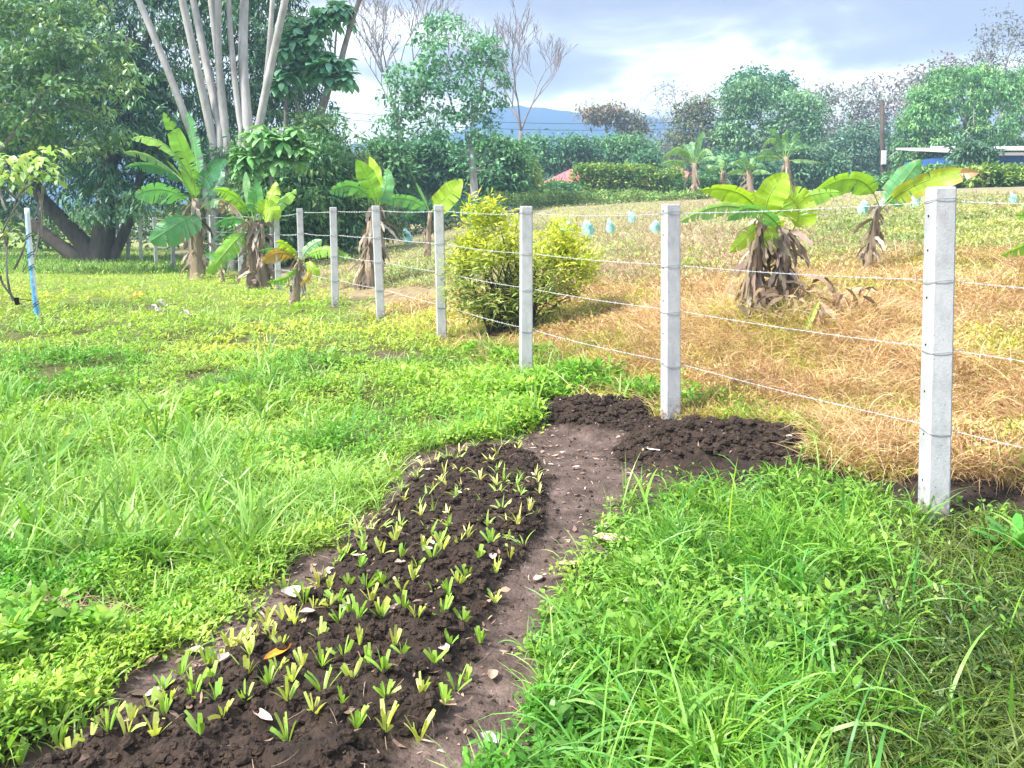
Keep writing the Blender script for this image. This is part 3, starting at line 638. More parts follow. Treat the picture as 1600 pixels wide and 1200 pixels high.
def foliage(mb, C, per, rad, L, asp, colors, el=-.3, els=.6, droop=.6, seg=2, flat=.7, v=.3, out=0):
    nC = len(C); n = nC * per; ci = np.repeat(np.arange(nC), per)
    d = R.normal(0, 1, (n, 3)); d /= np.linalg.norm(d, axis=1)[:, None]; r = R.random(n) ** .5
    rr = rad * (.6 + .8 * R.random(nC))[ci]
    P = C[ci] + d * (r * rr)[:, None] * np.array([1, 1, flat])
    cc = np.array(colors)[R.integers(0, len(colors), nC)][ci] * (1 + (R.random((nC, 1)) - .5) * .5)[ci]
    cc = cc * (1 + (R.random((n, 1)) - .5) * 2 * v) * (1 + (R.random((n, 3)) - .5) * .15)
    az = np.arctan2(d[:, 1], d[:, 0]) + R.normal(0, .7, n)
    Ls = L * (.6 + .8 * R.random(n))
    mb.ribbons(P, az, R.normal(el, els, n) + out * d[:, 2], Ls, Ls * asp, droop, seg, (.2, 1, .06) if seg == 2 else (.15, 1, .8, .05), np.clip(cc, .004, .9), roll=R.normal(0, .6, n))
def tree(name, label, cat, base, Y, fork, ells, ncl, per, rad, L, asp, colors, r0, bark, mat=None, group='trees', shell=.35, nb=None, depth=1., fol={}, stems=None, rmin=.012, lean_mid=None, bend=.12):
    bx, by = base; X = (bx - 800) / F * Y; z = float(base_h(X, Y))
    t = thing(name, label, cat, (X, Y, z), group)
    C = ell_pts(ells, ncl, Y, depth, shell)
    fk = pt(fork[0], fork[1], Y)
    b = MB(); tg = C if nb is None else C[R.choice(len(C), min(nb, len(C)), replace=False)]
    if per: skeleton(b, (X, Y, z - .2), fk, list(tg), r0, rmin=rmin, lean_mid=lean_mid, bend=bend)
    else:      # leafless: limbs fork again and again, sweeping upwards
        top = min(e[1] - e[3] for e in ells); L0 = (fork[1] - top) * Y / F / 3.25; b0 = np.array([X, Y, z - .2])
        b.tube(bez(b0, (b0 + fk) / 2 + [rnd.uniform(-.15, .15), 0, 0], fk, 7), np.linspace(r0, r0 * .62, 7), 8)
        def limb(p, d, Ln, r, k):
            e = rnd.uniform(-.16, .16); q = d + np.array([e, rnd.uniform(-.16, .16), .10]); q /= np.linalg.norm(q); p1 = p + d * Ln * .5; p2 = p1 + q * Ln * .5
            b.tube([p, p + d * Ln * .28, p1, p1 * .45 + p2 * .55 + [0, 0, .01], p2], np.linspace(r, r * .66, 5), 6 if k < 2 else 4, cap=False)
            if k >= 6: return
            for c_ in range(3 if rnd.random() < .38 else 2):
                a = rnd.uniform(0, 2 * pi); s_ = rnd.uniform(.35, .62); v = q + s_ * np.array([cos(a), sin(a), rnd.uniform(-.25, .25)]) + np.array([0, 0, .13]); limb(p2 if c_ < 2 else p1, v / np.linalg.norm(v), Ln * rnd.uniform(.66, .88), max(r * .62, .017), k + 1)
        for a in (0.3, 2.4, 4.4):
            v = np.array([cos(a) * .38, sin(a) * .38, 1]); limb(fk, v / np.linalg.norm(v), L0 * rnd.uniform(.9, 1.1), r0 * .42, 0)
    for s_ in (stems or []):     # further stems given as (x0,y0,x1,y1,x2,y2,r0,r1)
        b.tube(bez(pt(s_[0], s_[1], Y), pt(s_[2], s_[3], Y), pt(s_[4], s_[5], Y), 9), np.linspace(s_[6], s_[7], 9), 8)
    b.build('trunk', bark, t)
    if per:
        f = MB(); foliage(f, C, per, rad, L, asp, colors, **fol); f.build('crown', mat or M_tree, t)
    return t
G_mango = [(.05, .14, .085), (.04, .11, .07), (.08, .20, .10), (.13, .28, .13)]
G_mid = [(.10, .25, .10), (.14, .31, .12), (.08, .20, .09), (.19, .37, .15)]
G_light = [(.12, .26, .10), (.16, .30, .11), (.09, .2, .08), (.2, .33, .12)]
G_blue = [(.07, .20, .11), (.11, .27, .14), (.055, .16, .09), (.15, .32, .16)]
G_yel = [(.22, .33, .06), (.16, .30, .06), (.28, .38, .08), (.10, .22, .05)]
# 1 the big dark mango tree at the left
tree('mango_tree', 'huge dark leaved mango tree with forking black trunk at the end of the lawn', 'tree', (155, 412), 31, (165, 300),
     [(250, 60, 250, 150, 3), (140, 190, 150, 120, 0), (330, 130, 170, 150, 4), (60, 110, 150, 150, 0), (240, 250, 120, 75, 1), (430, 90, 80, 110, 6), (480, 190, 40, 70, 6), (170, 320, 80, 30, -2), (40, 290, 120, 60, 3), (-80, 250, 120, 90, 3), (230, -60, 300, 60, 3)],
     2300, 34, .62, .30, .24, G_mango, .42, M_bark_d, group='trees on the left behind the lawn', shell=.55, nb=140, depth=.9,
     fol=dict(el=-.65, els=.45, droop=.5), stems=[(150, 410, 125, 375, 72, 318, .42, .26), (140, 412, 95, 385, 45, 345, .34, .2), (72, 318, 55, 280, 60, 220, .26, .1), (175, 405, 215, 300, 215, 220, .22, .12), (160, 300, 180, 200, 205, 60, .36, .15)])
# 2 the lighter tree in front of it
tree('broadleaf_tree', 'paler green tree with grey forked branches in the upper left corner', 'tree', (-110, 425), 23, (-40, 300),
     [(70, 55, 120, 75, 0), (120, 130, 100, 70, 0), (30, 150, 80, 80, 0), (120, 215, 70, 40, .5), (-60, 120, 90, 120, 0), (30, 10, 120, 60, 0)],
     340, 30, .42, .19, .45, [(.17, .32, .15), (.24, .40, .17), (.11, .25, .12), (.15, .29, .14), (.30, .44, .17)], .16, M_bark_m, group='trees on the left behind the lawn', shell=.5, nb=60,
     fol=dict(el=-.45, els=.5, droop=.8), stems=[(0, 235, 35, 190, 75, 130, .07, .04), (75, 130, 95, 100, 90, 60, .05, .02), (35, 190, 80, 165, 150, 178, .045, .015), (-40, 300, -20, 265, 0, 235, .1, .07), (62, 150, 60, 180, 64, 225, .04, .02)])
# 3 small yellow-green tree by the blue pole
def small_tree():
    Y = 13.2; X = (28 - 800) / F * Y; z = gz(X, Y)
    t = thing('papaya_sapling', 'sparse yellowish green sapling with thin crooked stems behind the blue pole', 'sapling', (X, Y, z), 'trees on the left behind the lawn')
    b = MB()
    for s_ in [(20, 470, 10, 400, 25, 310), (25, 310, 45, 290, 85, 255), (25, 330, 50, 345, 68, 290), (68, 290, 62, 350, 55, 405), (22, 420, 40, 380, 66, 300), (10, 330, 0, 290, 12, 250), (-20, 420, 10, 350, 40, 300), (60, 300, 64, 360, 35, 425), (25, 310, -10, 280, -50, 250), (0, 430, 12, 455, 40, 480), (-30, 300, 0, 350, 10, 400)]:
        b.tube(bez(pt(s_[0], s_[1], Y + rnd.uniform(-.5, .5)), pt(s_[2], s_[3], Y), pt(s_[4], s_[5], Y + rnd.uniform(-.5, .5)), 8), np.linspace(.022, .009, 8), 5)
    b.build('trunk', M_bark_m, t)
    f = MB(); C = ell_pts([(40, 248, 60, 22), (70, 280, 40, 16), (20, 270, 60, 25), (0, 355, 30, 12), (-50, 250, 60, 60), (85, 240, 20, 10), (5, 380, 22, 14)], 62, Y, 1)
    foliage(f, C, 9, .24, .16, .42, [(.46, .64, .20), (.36, .55, .16), (.52, .64, .26)], el=-.2, els=.4, droop=1.0, seg=3, flat=.4); f.build('crown', M_tree, t)
small_tree()
# 4 tall pale stems
def pale_clump():
    Y = 24.5; X = (345 - 800) / F * Y; z = float(base_h(X, Y))
    t = thing('pale_stemmed_tree', 'clump of tall bare whitish stems fanning up out of the picture', 'tree', (X, Y, z), 'trees on the left behind the lawn')
    st = [(316, 258, 262, 110, 203, -30, 11), (334, 225, 308, 105, 278, -30, 12), (344, 200, 320, 90, 296, -30, 12), (358, 268, 345, 130, 326, -30, 11), (356, 230, 342, 105, 343, -30, 11), (378, 205, 364, 100, 356, -30, 9),
          (389, 205, 380, 95, 384, -30, 15), (405, 195, 424, 100, 452, -30, 12), (409, 180, 420, 80, 427, -30, 8)]
    for i, s_ in enumerate(st):
        b = MB(); dy = rnd.uniform(-.8, .8); top = pt(s_[4], s_[5], Y + dy); bot = pt(s_[0], s_[1], Y)
        foot = np.array([X + (s_[0] - 345) * .006, Y + dy * .3, z - .2])
        P = np.concatenate([bez(foot, (foot * .5 + bot * .5) + [(s_[0] - 350) * -.0015, 0, 0], bot, 5)[:-1], bez(bot, pt(s_[2], s_[3], Y + dy * .5), top, 9), [top + (top - bot) * .35]])
        b.tube(P, np.linspace(s_[6] * .6, s_[6] * .42, len(P)) * Y / F, 9, jit=.08); b.build('trunk', M_bark_w, t)
    f = MB(); C = np.array([pt(x, y, Y + rnd.uniform(-1, 1)) for x, y in [(150, -170), (250, -180), (330, -190), (400, -180), (480, -170), (200, -230), (420, -240)] for _ in range(5)]) + R.normal(0, .5, (35, 3))
    foliage(f, C, 30, .7, .5, .3, G_mid, el=-.1); f.build('crown', M_tree, t)
pale_clump()
# 5 cecropia with big lobed leaves
def palmate(f, c, r, n=9, col=(.1, .25, .12), tilt=0):
    a0 = rnd.uniform(0, 6.28); az = a0 + np.arange(n) * 2 * pi / n * .92
    f.ribbons(np.repeat([c], n, 0), az, R.normal(-.12 + tilt, .2, n) + .5 * np.cos(az - rnd.uniform(0, 6.28)), r * (.75 + .35 * np.abs(np.cos((az - a0) / 2))), r * .42, .95, 4, (.12, .75, 1, .8, .1), cvar(col, n, .2), roll=R.normal(0, .15, n))
def cecropia():
    Y = 26; X = (470 - 800) / F * Y; z = float(base_h(X, Y))
    t = thing('cecropia_tree', 'slim tree with big drooping lobed leaves in umbrella tufts against the sky', 'tree', (X, Y, z), 'trees on the left behind the lawn')
    b = MB()
    for s_ in [(455, 400, 462, 320, 474, 255, .17, .14), (474, 255, 500, 180, 515, 130, .15, .12), (530, 110, 545, 50, 572, -30, .10, .07), (515, 130, 522, 120, 530, 110, .12, .1), (485, 210, 470, 240, 455, 270, .05, .04), (496, 188, 480, 205, 462, 235, .06, .04), (522, 120, 524, 70, 528, 30, .04, .025),
               (460, 240, 446, 180, 458, 115, .08, .04), (470, 180, 462, 150, 464, 120, .04, .03), (400, 400, 410, 340, 415, 285, .05, .03)]:
        b.tube(bez(pt(s_[0], s_[1], Y), pt(s_[2], s_[3], Y), pt(s_[4], s_[5], Y), 8), np.linspace(s_[6], s_[7], 8), 8, jit=.06)
    b.build('trunk', M_bark_m, t); f = MB()
    for (cx_, cy_, rx, ry, n) in [(512, 105, 34, 22, 34), (528, 20, 26, 18, 20), (470, 55, 30, 18, 26), (458, 95, 32, 30, 34), (440, 130, 20, 20, 12), (535, 125, 18, 20, 10), (505, 30, 20, 12, 10)]:
        for p in ell_pts([(cx_, cy_, rx, ry)], n, Y, .9): palmate(f, p, rnd.uniform(.38, .6), col=(.18, .42, .24))
    f.build('crown', M_tree, t)
    t = thing('young_cecropia', 'light green big leaved young tree below the pale stems', 'tree', ((425 - 800) / F * 21.5, 21.5, float(base_h((425 - 800) / F * 21.5, 21.5))), 'trees on the left behind the lawn')
    b = MB(); b.tube(bez(pt(424, 420, 21.5), pt(424, 330, 21.5), pt(424, 215, 21.5), 8), np.linspace(.05, .03, 8), 6); b.build('trunk', M_bark_m, t); f = MB()
    for (cx_, cy_, rx, ry, n) in [(430, 215, 50, 22, 34), (400, 245, 40, 18, 18), (385, 265, 20, 12, 8), (455, 235, 35, 20, 16)]:
        for p in ell_pts([(cx_, cy_, rx, ry)], n, 21.5, .9): palmate(f, p, rnd.uniform(.28, .48), n=9, col=(.20, .42, .14))
    f.build('crown', M_tree, t)
cecropia()
# 6 dark understorey trees behind the bananas
tree('dense_tree', 'dark bushy tree filling the space behind the two middle banana plants', 'tree', (450, 425), 24.5, (450, 330),
     [(450, 290, 80, 60, 0), (390, 250, 50, 55, 0), (500, 230, 55, 60, 1), (430, 350, 90, 40, 0), (540, 300, 45, 60, 1), (350, 330, 50, 50, 1), (520, 370, 50, 35, 0.5), (440, 300, 70, 60, -1), (480, 250, 45, 40, -.5), (410, 370, 60, 35, -1)],
     760, 34, .45, .20, .32, [(.09, .22, .09), (.13, .29, .11), (.06, .16, .07), (.20, .36, .11)], .16, M_bark_d, group='trees on the left behind the lawn', shell=.4, nb=60, fol=dict(el=-.4))
tree('dense_tree', 'olive green leafy tree left of the banana plant with upright leaves', 'tree', (548, 400), 27, (540, 320),
     [(560, 300, 45, 55, 0), (590, 340, 40, 35, 1), (530, 260, 40, 30, 0)], 230, 30, .45, .2, .35, [(.16, .26, .08), (.22, .30, .09), (.11, .22, .08), (.30, .28, .10)], .12, M_bark_d, group='trees on the left behind the lawn', shell=.4, nb=30)
# 7-12 middle distance
tree('bare_tree', 'leafless pinkish grey tree with fine twigs left of the airy tall tree', 'tree', (625, 300), 52, (622, 200),
     [(600, 70, 60, 75), (570, 110, 45, 60), (650, 80, 40, 60), (540, 170, 40, 40), (660, 170, 30, 30)], 430, 0, 0, 0, 0, [], .22, M_bark_p, group='bare trees behind the field', shell=.15, rmin=.036, bend=.07)
tree('airy_tree', 'tall airy tree with pale mottled trunk and see through crown at picture centre', 'tree', (742, 312), 40, (733, 225),
     [(700, 85, 60, 58), (760, 120, 36, 70), (650, 120, 44, 40), (620, 150, 24, 25), (700, 150, 70, 40), (770, 80, 22, 30), (690, 40, 30, 16), (640, 190, 50, 30), (610, 205, 26, 22), (730, 195, 40, 30), (745, 250, 50, 26)],
     330, 19, .55, .24, .5, [(.14, .35, .18), (.19, .42, .21), (.10, .27, .14)], .2, M_bark_w, mat=M_tree, group='trees behind the field', shell=.45, nb=170, rmin=.022, fol=dict(el=-.3))
tree('bare_tree', 'leafless grey tree with upswept branches standing before the blue mountain', 'tree', (814, 300), 56, (814, 205),
     [(845, 105, 48, 50), (808, 110, 22, 50), (870, 140, 28, 50), (820, 70, 25, 15)], 330, 0, 0, 0, 0, [], .2, M_bark_p, group='bare trees behind the field', shell=.15, rmin=.036, bend=.07)
def bush_tree(cx_, cy_, rx, ry, Y, cols, label, name='leafy_tree', n=260, L=.32, per=26, rad=.8, bark=M_bark_m, group='trees behind the field', mat=None, base_y=None, fol=None, extra=(), nb=24, r0=None):
    s = Y / F; extra = list(extra)
    for q in range(8):
        a = rnd.uniform(-.3, pi + .3); k_ = rnd.uniform(.22, .42); extra.append((cx_ + cos(a) * rx * rnd.uniform(.6, 1.0), cy_ - sin(a) * ry * rnd.uniform(.6, 1.05), rx * k_, ry * k_, rnd.uniform(-.8, .8)))
    rx *= .88; ry *= .88
    return tree(name, label, 'tree', (cx_, 320), Y, (cx_, cy_ + ry * .45), [(cx_, cy_, rx, ry), (cx_ - rx * .45, cy_ + ry * .25, rx * .6, ry * .7), (cx_ + rx * .45, cy_ + ry * .2, rx * .6, ry * .7)] + list(extra), n, per, rad, L, .42, cols, r0 or rx * s * .06, bark, mat=mat or M_far, group=group, shell=.62, nb=nb, rmin=.04, fol=fol or dict(el=-.35))
bush_tree(600, 270, 45, 42, 44, G_mid, 'mid green round tree behind the banana plant with upright leaves', n=240)
bush_tree(672, 262, 48, 48, 47, G_blue, 'bluish green tree at the foot of the airy tree, on its left', n=260)
bush_tree(775, 268, 48, 42, 46, G_mid, 'green tree right of the mottled trunk of the airy tree', n=260)
bush_tree(812, 278, 20, 22, 50, G_yel, 'small yellowish green tree left of the red roof', n=110)
bush_tree(870, 243, 52, 30, 66, G_blue, 'dark rounded tree directly behind the red roof', n=300, rad=1.0)
bush_tree(955, 240, 62, 24, 68, G_mid, 'long low dark tree crown below the blue mountain', n=300, rad=1.0)
bush_tree(1010, 262, 30, 22, 62, G_blue, 'small dark tree between the red roof and the far banana plants', n=140, rad=.8)
bush_tree(945, 180, 36, 14, 95, [(.22, .17, .12), (.16, .16, .10), (.26, .20, .15)], 'distant flat topped brownish tree in front of the mountain', n=90, rad=1.3, L=.5, per=18)
bush_tree(990, 195, 22, 20, 95, [(.16, .17, .11), (.20, .19, .14)], 'distant small grey green tree before the mountain', n=60, rad=1.3, L=.5, per=18)
bush_tree(1090, 222, 46, 55, 72, [(.17, .20, .11), (.20, .19, .13), (.12, .18, .09)], 'brownish green tree behind the tallest far banana plant', n=260, rad=1.0, per=22)
bush_tree(1190, 138, 52, 26, 84, G_blue, 'high dark crown showing above the big pale green tree', n=220, rad=1.3, L=.45, per=20)
bush_tree(1205, 195, 88, 58, 70, [(.15, .31, .17), (.20, .38, .19), (.23, .40, .19), (.11, .24, .13)], 'broad pale green tree in the middle of the right hand wood', n=520, rad=.85, L=.34, extra=[(1150, 215, 40, 30), (1250, 170, 35, 25), (1180, 160, 30, 20), (1260, 215, 40, 30)])
bush_tree(1300, 185, 60, 50, 88, [(.30, .24, .26), (.25, .23, .25), (.19, .25, .19)], 'purplish grey half bare tree left of the utility pole', n=230, rad=1.3, L=.4, per=13, nb=110)
bush_tree(1385, 165, 50, 52, 86, [(.32, .24, .26), (.25, .22, .24), (.18, .25, .19)], 'reddish grey half bare tree behind the utility pole', n=190, rad=1.3, L=.4, per=12, nb=100)
bush_tree(1345, 240, 60, 52, 66, [(.11, .22, .16), (.15, .27, .18), (.08, .17, .13)], 'dark bluish green thicket tree behind the utility pole foot', n=300, rad=1.0, per=20, nb=70, bark=M_bark_w)
bush_tree(1270, 262, 50, 34, 60, [(.09, .21, .13), (.15, .28, .15), (.07, .15, .10)], 'dark low tree right of the far banana plants', n=220, rad=.8, per=22, nb=50, bark=M_bark_w)
bush_tree(1150, 268, 60, 30, 58, G_blue, 'dark tree right behind the far banana plants', n=240, rad=.8, per=22)
bush_tree(1480, 120, 60, 34, 92, [(.22, .15, .15), (.16, .14, .14), (.15, .17, .12)], 'reddish sparse tree crown above the round bright tree', n=130, rad=1.3, L=.42, per=12, nb=90)
bush_tree(1570, 85, 46, 56, 78, [(.16, .17, .17), (.12, .15, .13)], 'tall twiggy grey tree in the upper right corner', n=150, rad=1.0, L=.3, per=9, nb=120)
bush_tree(1058, 170, 44, 34, 92, [(.22, .17, .18), (.2, .18, .18)], 'faint leafless pinkish tree left of the right hand wood', n=110, rad=1.0, L=.3, per=3, nb=100)
# 15 the round bright tree with hanging tufts
tree('round_tree', 'big round bright green tree with hanging leaf tufts above the blue house', 'tree', (1510, 330), 58, (1510, 240),
     [(1510, 180, 98, 72), (1450, 215, 48, 55), (1580, 185, 60, 70), (1500, 140, 70, 36), (1420, 240, 22, 40), (1450, 160, 26, 22), (1540, 115, 28, 14), (1430, 190, 24, 20), (1590, 130, 30, 20), (1485, 118, 22, 12)], 900, 40, .55, .26, .36, [(.13, .31, .12), (.18, .38, .14), (.26, .47, .18), (.08, .20, .10)], .35, M_bark_m, mat=M_far, group='trees behind the field', shell=.72, nb=50, rmin=.05, fol=dict(el=-.6, els=.5, droop=.8, flat=.9))
tree('small_garden_tree', 'small dusty green tree with pale stem in front of the blue house', 'tree', (1512, 300), 48, (1515, 255),
     [(1520, 232, 28, 14), (1500, 240, 12, 10), (1548, 236, 14, 9), (1535, 250, 12, 12)], 60, 26, .45, .36, .3, [(.08, .18, .10), (.12, .24, .13)], .12, M_bark_w, mat=M_far, group='trees behind the field', nb=18, rmin=.03)

# hedges and undergrowth
def hedge(pxa, pxb, Y, top, cols, name, label, cat, n=220, per=26, rad=.45, L=.24, kind=None, thick=1.2, group=None, ja=8):
    f = MB(); C = []
    for _ in range(n):
        px = rnd.uniform(pxa, pxb); YY = Y + rnd.uniform(-thick, thick); X = (px - 800) / F * YY; z = float(base_h(X, YY))
        tp = pt(px, top + ja * (float(vnoise(np.array([px * .03]), np.array([0.]), 3)[0]) - .5) * 2, YY)[2]
        C.append([X, YY, z + (tp - z) * (rnd.random() ** .6)])
    foliage(f, np.array(C), per, rad, L, .42, cols, el=.1); X0 = ((pxa + pxb) / 2 - 800) / F * Y
    return tag(f.build(name, M_far, origin=(X0, Y, float(base_h(X0, Y)))), label, cat, group, kind)
for a, b_, Y, tp, cols, lab in [(900, 1058, 54, 264, G_yel, 'rounded yellow green hedge in front of the red roofed house'), (1060, 1130, 53, 285, [(.07, .17, .06), (.1, .22, .07)], 'dark green low hedge at the foot of the tallest far banana plant'),
                                (1420, 1520, 45, 262, [(.13, .27, .06), (.10, .22, .06), (.2, .34, .08)], 'green hedge below the left half of the blue house'), (1520, 1660, 41, 262, G_yel, 'bright yellow green hedge at the right edge of the field'),
                                (820, 905, 53, 294, G_mid, 'hedge of mixed shrubs below the sloping red roof'), (1330, 1420, 47, 275, G_mid, 'low shrubby hedge beside the foot of the utility pole')]:
    hedge(a, b_, Y, tp, cols, 'hedge', lab, 'hedge', group='hedges along the far side of the field', n=int((b_ - a) * 3.6), thick=1.0)
hedge(770, 1110, 44, 303, [(.20, .32, .09), (.16, .28, .08), (.25, .34, .12)], 'low_shrubs', 'light green low shrubs along the far edge of the field', 'shrubs', n=420, per=22, rad=.35, L=.18, kind='stuff', ja=4, thick=1.5)
hedge(560, 780, 38, 318, G_mid, 'low_shrubs', 'mid green scrub behind the middle banana plants', 'shrubs', n=260, per=22, rad=.4, L=.2, kind='stuff', ja=8, thick=1.5)
hedge(540, 860, 74, 262, G_blue, 'far_wood', 'dark far wood seen between the trunks in the middle', 'wood', n=420, per=22, rad=1.2, L=.5, kind='stuff', thick=3)
hedge(990, 1760, 98, 215, [(.15, .22, .16), (.21, .24, .20), (.26, .22, .24)], 'far_wood', 'dim far wood behind the trees on the right', 'wood', n=800, per=22, rad=1.5, L=.6, kind='stuff', thick=4, ja=14)
hedge(820, 1420, 71, 285, [(.08, .18, .11), (.12, .24, .13)], 'undergrowth', 'dark undergrowth below the far trees', 'undergrowth', n=520, per=20, rad=.9, L=.4, kind='stuff', thick=2)
hedge(-300, 560, 43, 325, [(.07, .15, .06), (.11, .21, .07), (.2, .27, .1)], 'undergrowth', 'green scrub beyond the fence behind the mango trunk', 'undergrowth', n=700, per=20, rad=.7, L=.3, kind='stuff', thick=3, ja=18)
hedge(330, 560, 29, 372, [(.05, .11, .04), (.08, .16, .05)], 'undergrowth', 'dark weeds massed along the far fence posts', 'undergrowth', n=260, per=22, rad=.35, L=.2, kind='stuff', thick=1.2, ja=8)

# ---------------------------------------------------------------- yellow bush
def yellow_bush():
    Y = 9.7; X = (800 - 800) / F * Y; z = gz(.05, Y)
    t = thing('yellow_bush', 'dense bush with bright yellow top leaves and olive lower leaves behind the fence', 'bush', (0.05, Y, z))
    b = MB(); tips = ell_pts([(760, 430, 52, 75), (850, 430, 60, 60), (800, 400, 70, 60)], 70, Y, .9)
    for tt in tips:
        f0 = np.array([rnd.uniform(-.3, .3), Y + rnd.uniform(-.2, .2), z - .05]); b.tube(bez(f0, (f0 + tt) / 2 + [0, 0, .1], tt, 5), [.014, .012, .009, .007, .004], 4, cap=False)
    b.build('stems', M_bark_d, t)
    C = ell_pts([(765, 430, 62, 92), (850, 425, 68, 66), (775, 385, 66, 58), (885, 400, 36, 38), (760, 345, 40, 16), (800, 470, 60, 40)], 560, Y, .85, .3); C = np.concatenate([C, ell_pts([(740, 350, 30, 30), (890, 395, 48, 30), (715, 420, 26, 60), (800, 345, 40, 20), (900, 440, 34, 40)], 110, Y, .9)])
    C = C[fbm(C[:, 0] * 3.2 + C[:, 1] * 2.1, C[:, 2] * 3.2, 3, 88) > .37]; C0 = C.copy()
    for _ in range(34):      # loose shoots standing out of the bush
        c0 = C0[rnd.randrange(len(C0))]; v = c0 - np.array([.05, Y, z + .5]); v /= np.linalg.norm(v); v[2] = abs(v[2]) + .35
        b2 = [c0 + v * q for q in (.06, .11, .16)]; C = np.concatenate([C, np.array(b2)])
    f = MB(); n = len(C)
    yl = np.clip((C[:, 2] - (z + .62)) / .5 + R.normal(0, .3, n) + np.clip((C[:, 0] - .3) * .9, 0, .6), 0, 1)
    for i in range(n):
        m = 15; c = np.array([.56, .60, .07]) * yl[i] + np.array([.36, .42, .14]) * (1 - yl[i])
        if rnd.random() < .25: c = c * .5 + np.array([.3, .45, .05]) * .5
        a = R.random(m) * 6.28; e = R.normal(.55 if yl[i] > .4 else .1, .4, m)
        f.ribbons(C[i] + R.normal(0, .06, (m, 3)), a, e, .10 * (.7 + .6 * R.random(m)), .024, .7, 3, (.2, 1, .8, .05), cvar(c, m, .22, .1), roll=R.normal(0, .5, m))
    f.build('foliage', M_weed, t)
yellow_bush()

# ---------------------------------------------------------------- banana plants
def banana_leaf(b, rib, p0, p1, p2, wpx, Y, face=.2, fold=.35, col=(.14, .38, .07), torn=.32, brown=0, rr=.011):
    n = 30; P = bez(p0, p1, p2, n); T = np.gradient(P, axis=0); T /= np.linalg.norm(T, axis=1)[:, None]
    side = np.cross(T, np.array([0, 1., 0])); side /= np.linalg.norm(side, axis=1)[:, None] + 1e-6
    nrm = np.cross(side, T)
    sd_ = side * cos(face) + nrm * sin(face); nn = np.cross(sd_, T); 
    W = wpx * Y / F / 2; t = np.linspace(0, 1, n); s0 = .14
    u = np.clip((t - s0) / (1 - s0), 0, 1); prof = np.where(t > s0, np.clip(u / .14, 0, 1) ** .5 * np.clip((1 - u) / .32, 0, 1) ** .6, 0)
    sgn = -1 if nn[:, 2].mean() > 0 else 1
    wavp = rnd.uniform(0, 6)
    for h in (-1, 1):
        drop = fold * (1 if True else 0)
        for i in range(n - 1):
            if prof[i] + prof[i + 1] < .02: continue
            V = []; te = rnd.random() < torn; gap = rnd.uniform(.4, 1.3) if te else 0; sag = rnd.uniform(.0, .12) if te else 0
            for k, q in enumerate((0, .5, 1.0)):
                for m_, ii in enumerate((i, i + 1)):
                    w_ = W * prof[ii] * q; dr = (fold + sag) * W * (q ** 1.6) * prof[ii]; wv = .07 * W * sin(ii * .9 + wavp) * q
                    adv = T[ii] * W * .35 * q
                    p = P[ii] + h * sd_[ii] * w_ + adv + nn[ii] * sgn * (dr * .6 + wv) + np.array([0, 0, -1]) * dr * .7
                    if te and m_ == 1: p = p - T[ii] * gap * q * np.linalg.norm(P[i + 1] - P[i]) * .9
                    V.append(p)
            u_ = t[i]; c = np.array(col) * (1 + rnd.uniform(-.1, .1)) * (.97 + .06 * (i % 2))
            C = np.repeat([c], 6, 0)
            if brown and (u_ > 1 - brown): C[:] = (.30, .17, .08)
            elif brown: C[4:] = np.array([.40, .34, .06])
            elif rnd.random() < .05: C[4:] = (.3, .22, .08)
            b.add(V, [[0, 1, 3, 2], [2, 3, 5, 4]], C, False)
    rib.tube(P, np.linspace(rr, rr * .25, n), 6, np.array(col) * .5 + np.array([.25, .3, .08]), cap=False)
def banana(name, label, base, Y, stems, leaves, dead=26, group='banana plants along the fence', rr=.013, deadlen=.42):
    X = (base[0] - 800) / F * Y; z = gz(X, Y) if Y < 40 else float(base_h(X, Y)); t = thing(name, label, 'banana plant', (X, Y, z), group)
    for (bx_, tx_, ty_, r0, r1) in stems:
        b = MB(); X2 = (bx_ - 800) / F * Y; z2 = gz(X2, Y) if Y < 40 else z
        B0 = np.array([X2, Y, z2 - .1]); T0 = pt(tx_, ty_, Y); P = bez(B0, (B0 + T0) / 2 + [rnd.uniform(-.02, .02), 0, 0], T0, 8)
        b.tube(P, np.interp(np.linspace(0, 1, 8), [0, .3, 1], [r0 * 1.15, r0, r1]), 10, jit=.12); b.build('stem', M_pseudo, t)
        if dead:
            f = MB(); m = dead; q = R.random(m) ** .8; ps = np.stack([np.interp(q, np.linspace(0, 1, 8), P[:, k]) for k in range(3)], 1)
            az = R.random(m) * 6.28; rad_ = np.interp(q, [0, 1], [r0, r1]) ; ps = ps + np.stack([np.cos(az) * rad_, np.sin(az) * rad_, 0 * az + .04], 1)
            lo = deadlen * (.4 + .8 * R.random(m)) * np.clip((ps[:, 2] - z2) / .4, .25, 1)
            c = cvar((.25, .19, .14), m, .5, .08); c[R.random(m) < .25] = (.42, .36, .30)
            f.ribbons(ps, az, R.normal(-.75, .3, m), lo, deadlen * .17 * (.5 + R.random(m)), .85, 6, (.3, .9, .6, 1, .5, .7, .05), c, roll=R.normal(0, .9, m))
            f.build('dead_leaves', M_dead, t)
    for lf in leaves:
        (x0, y0, x1, y1, x2, y2, wpx, d1, d2) = lf[:9]; o = lf[9] if len(lf) > 9 else {}
        b = MB(); rib = MB(); o = dict(o); lab = o.pop('label', None)
        banana_leaf(b, rib, pt(x0, y0, Y), pt(x1, y1, Y + d1), pt(x2, y2, Y + d2), wpx, Y, rr=rr, **o)
        ob = b.build('leaf', M_ban, t)
        if lab: ob['label'] = lab
        # the midrib sits in leaf space
        m_ = rib.build('midrib', M_ban, t); m_.parent = ob; m_.location = (0, 0, 0)
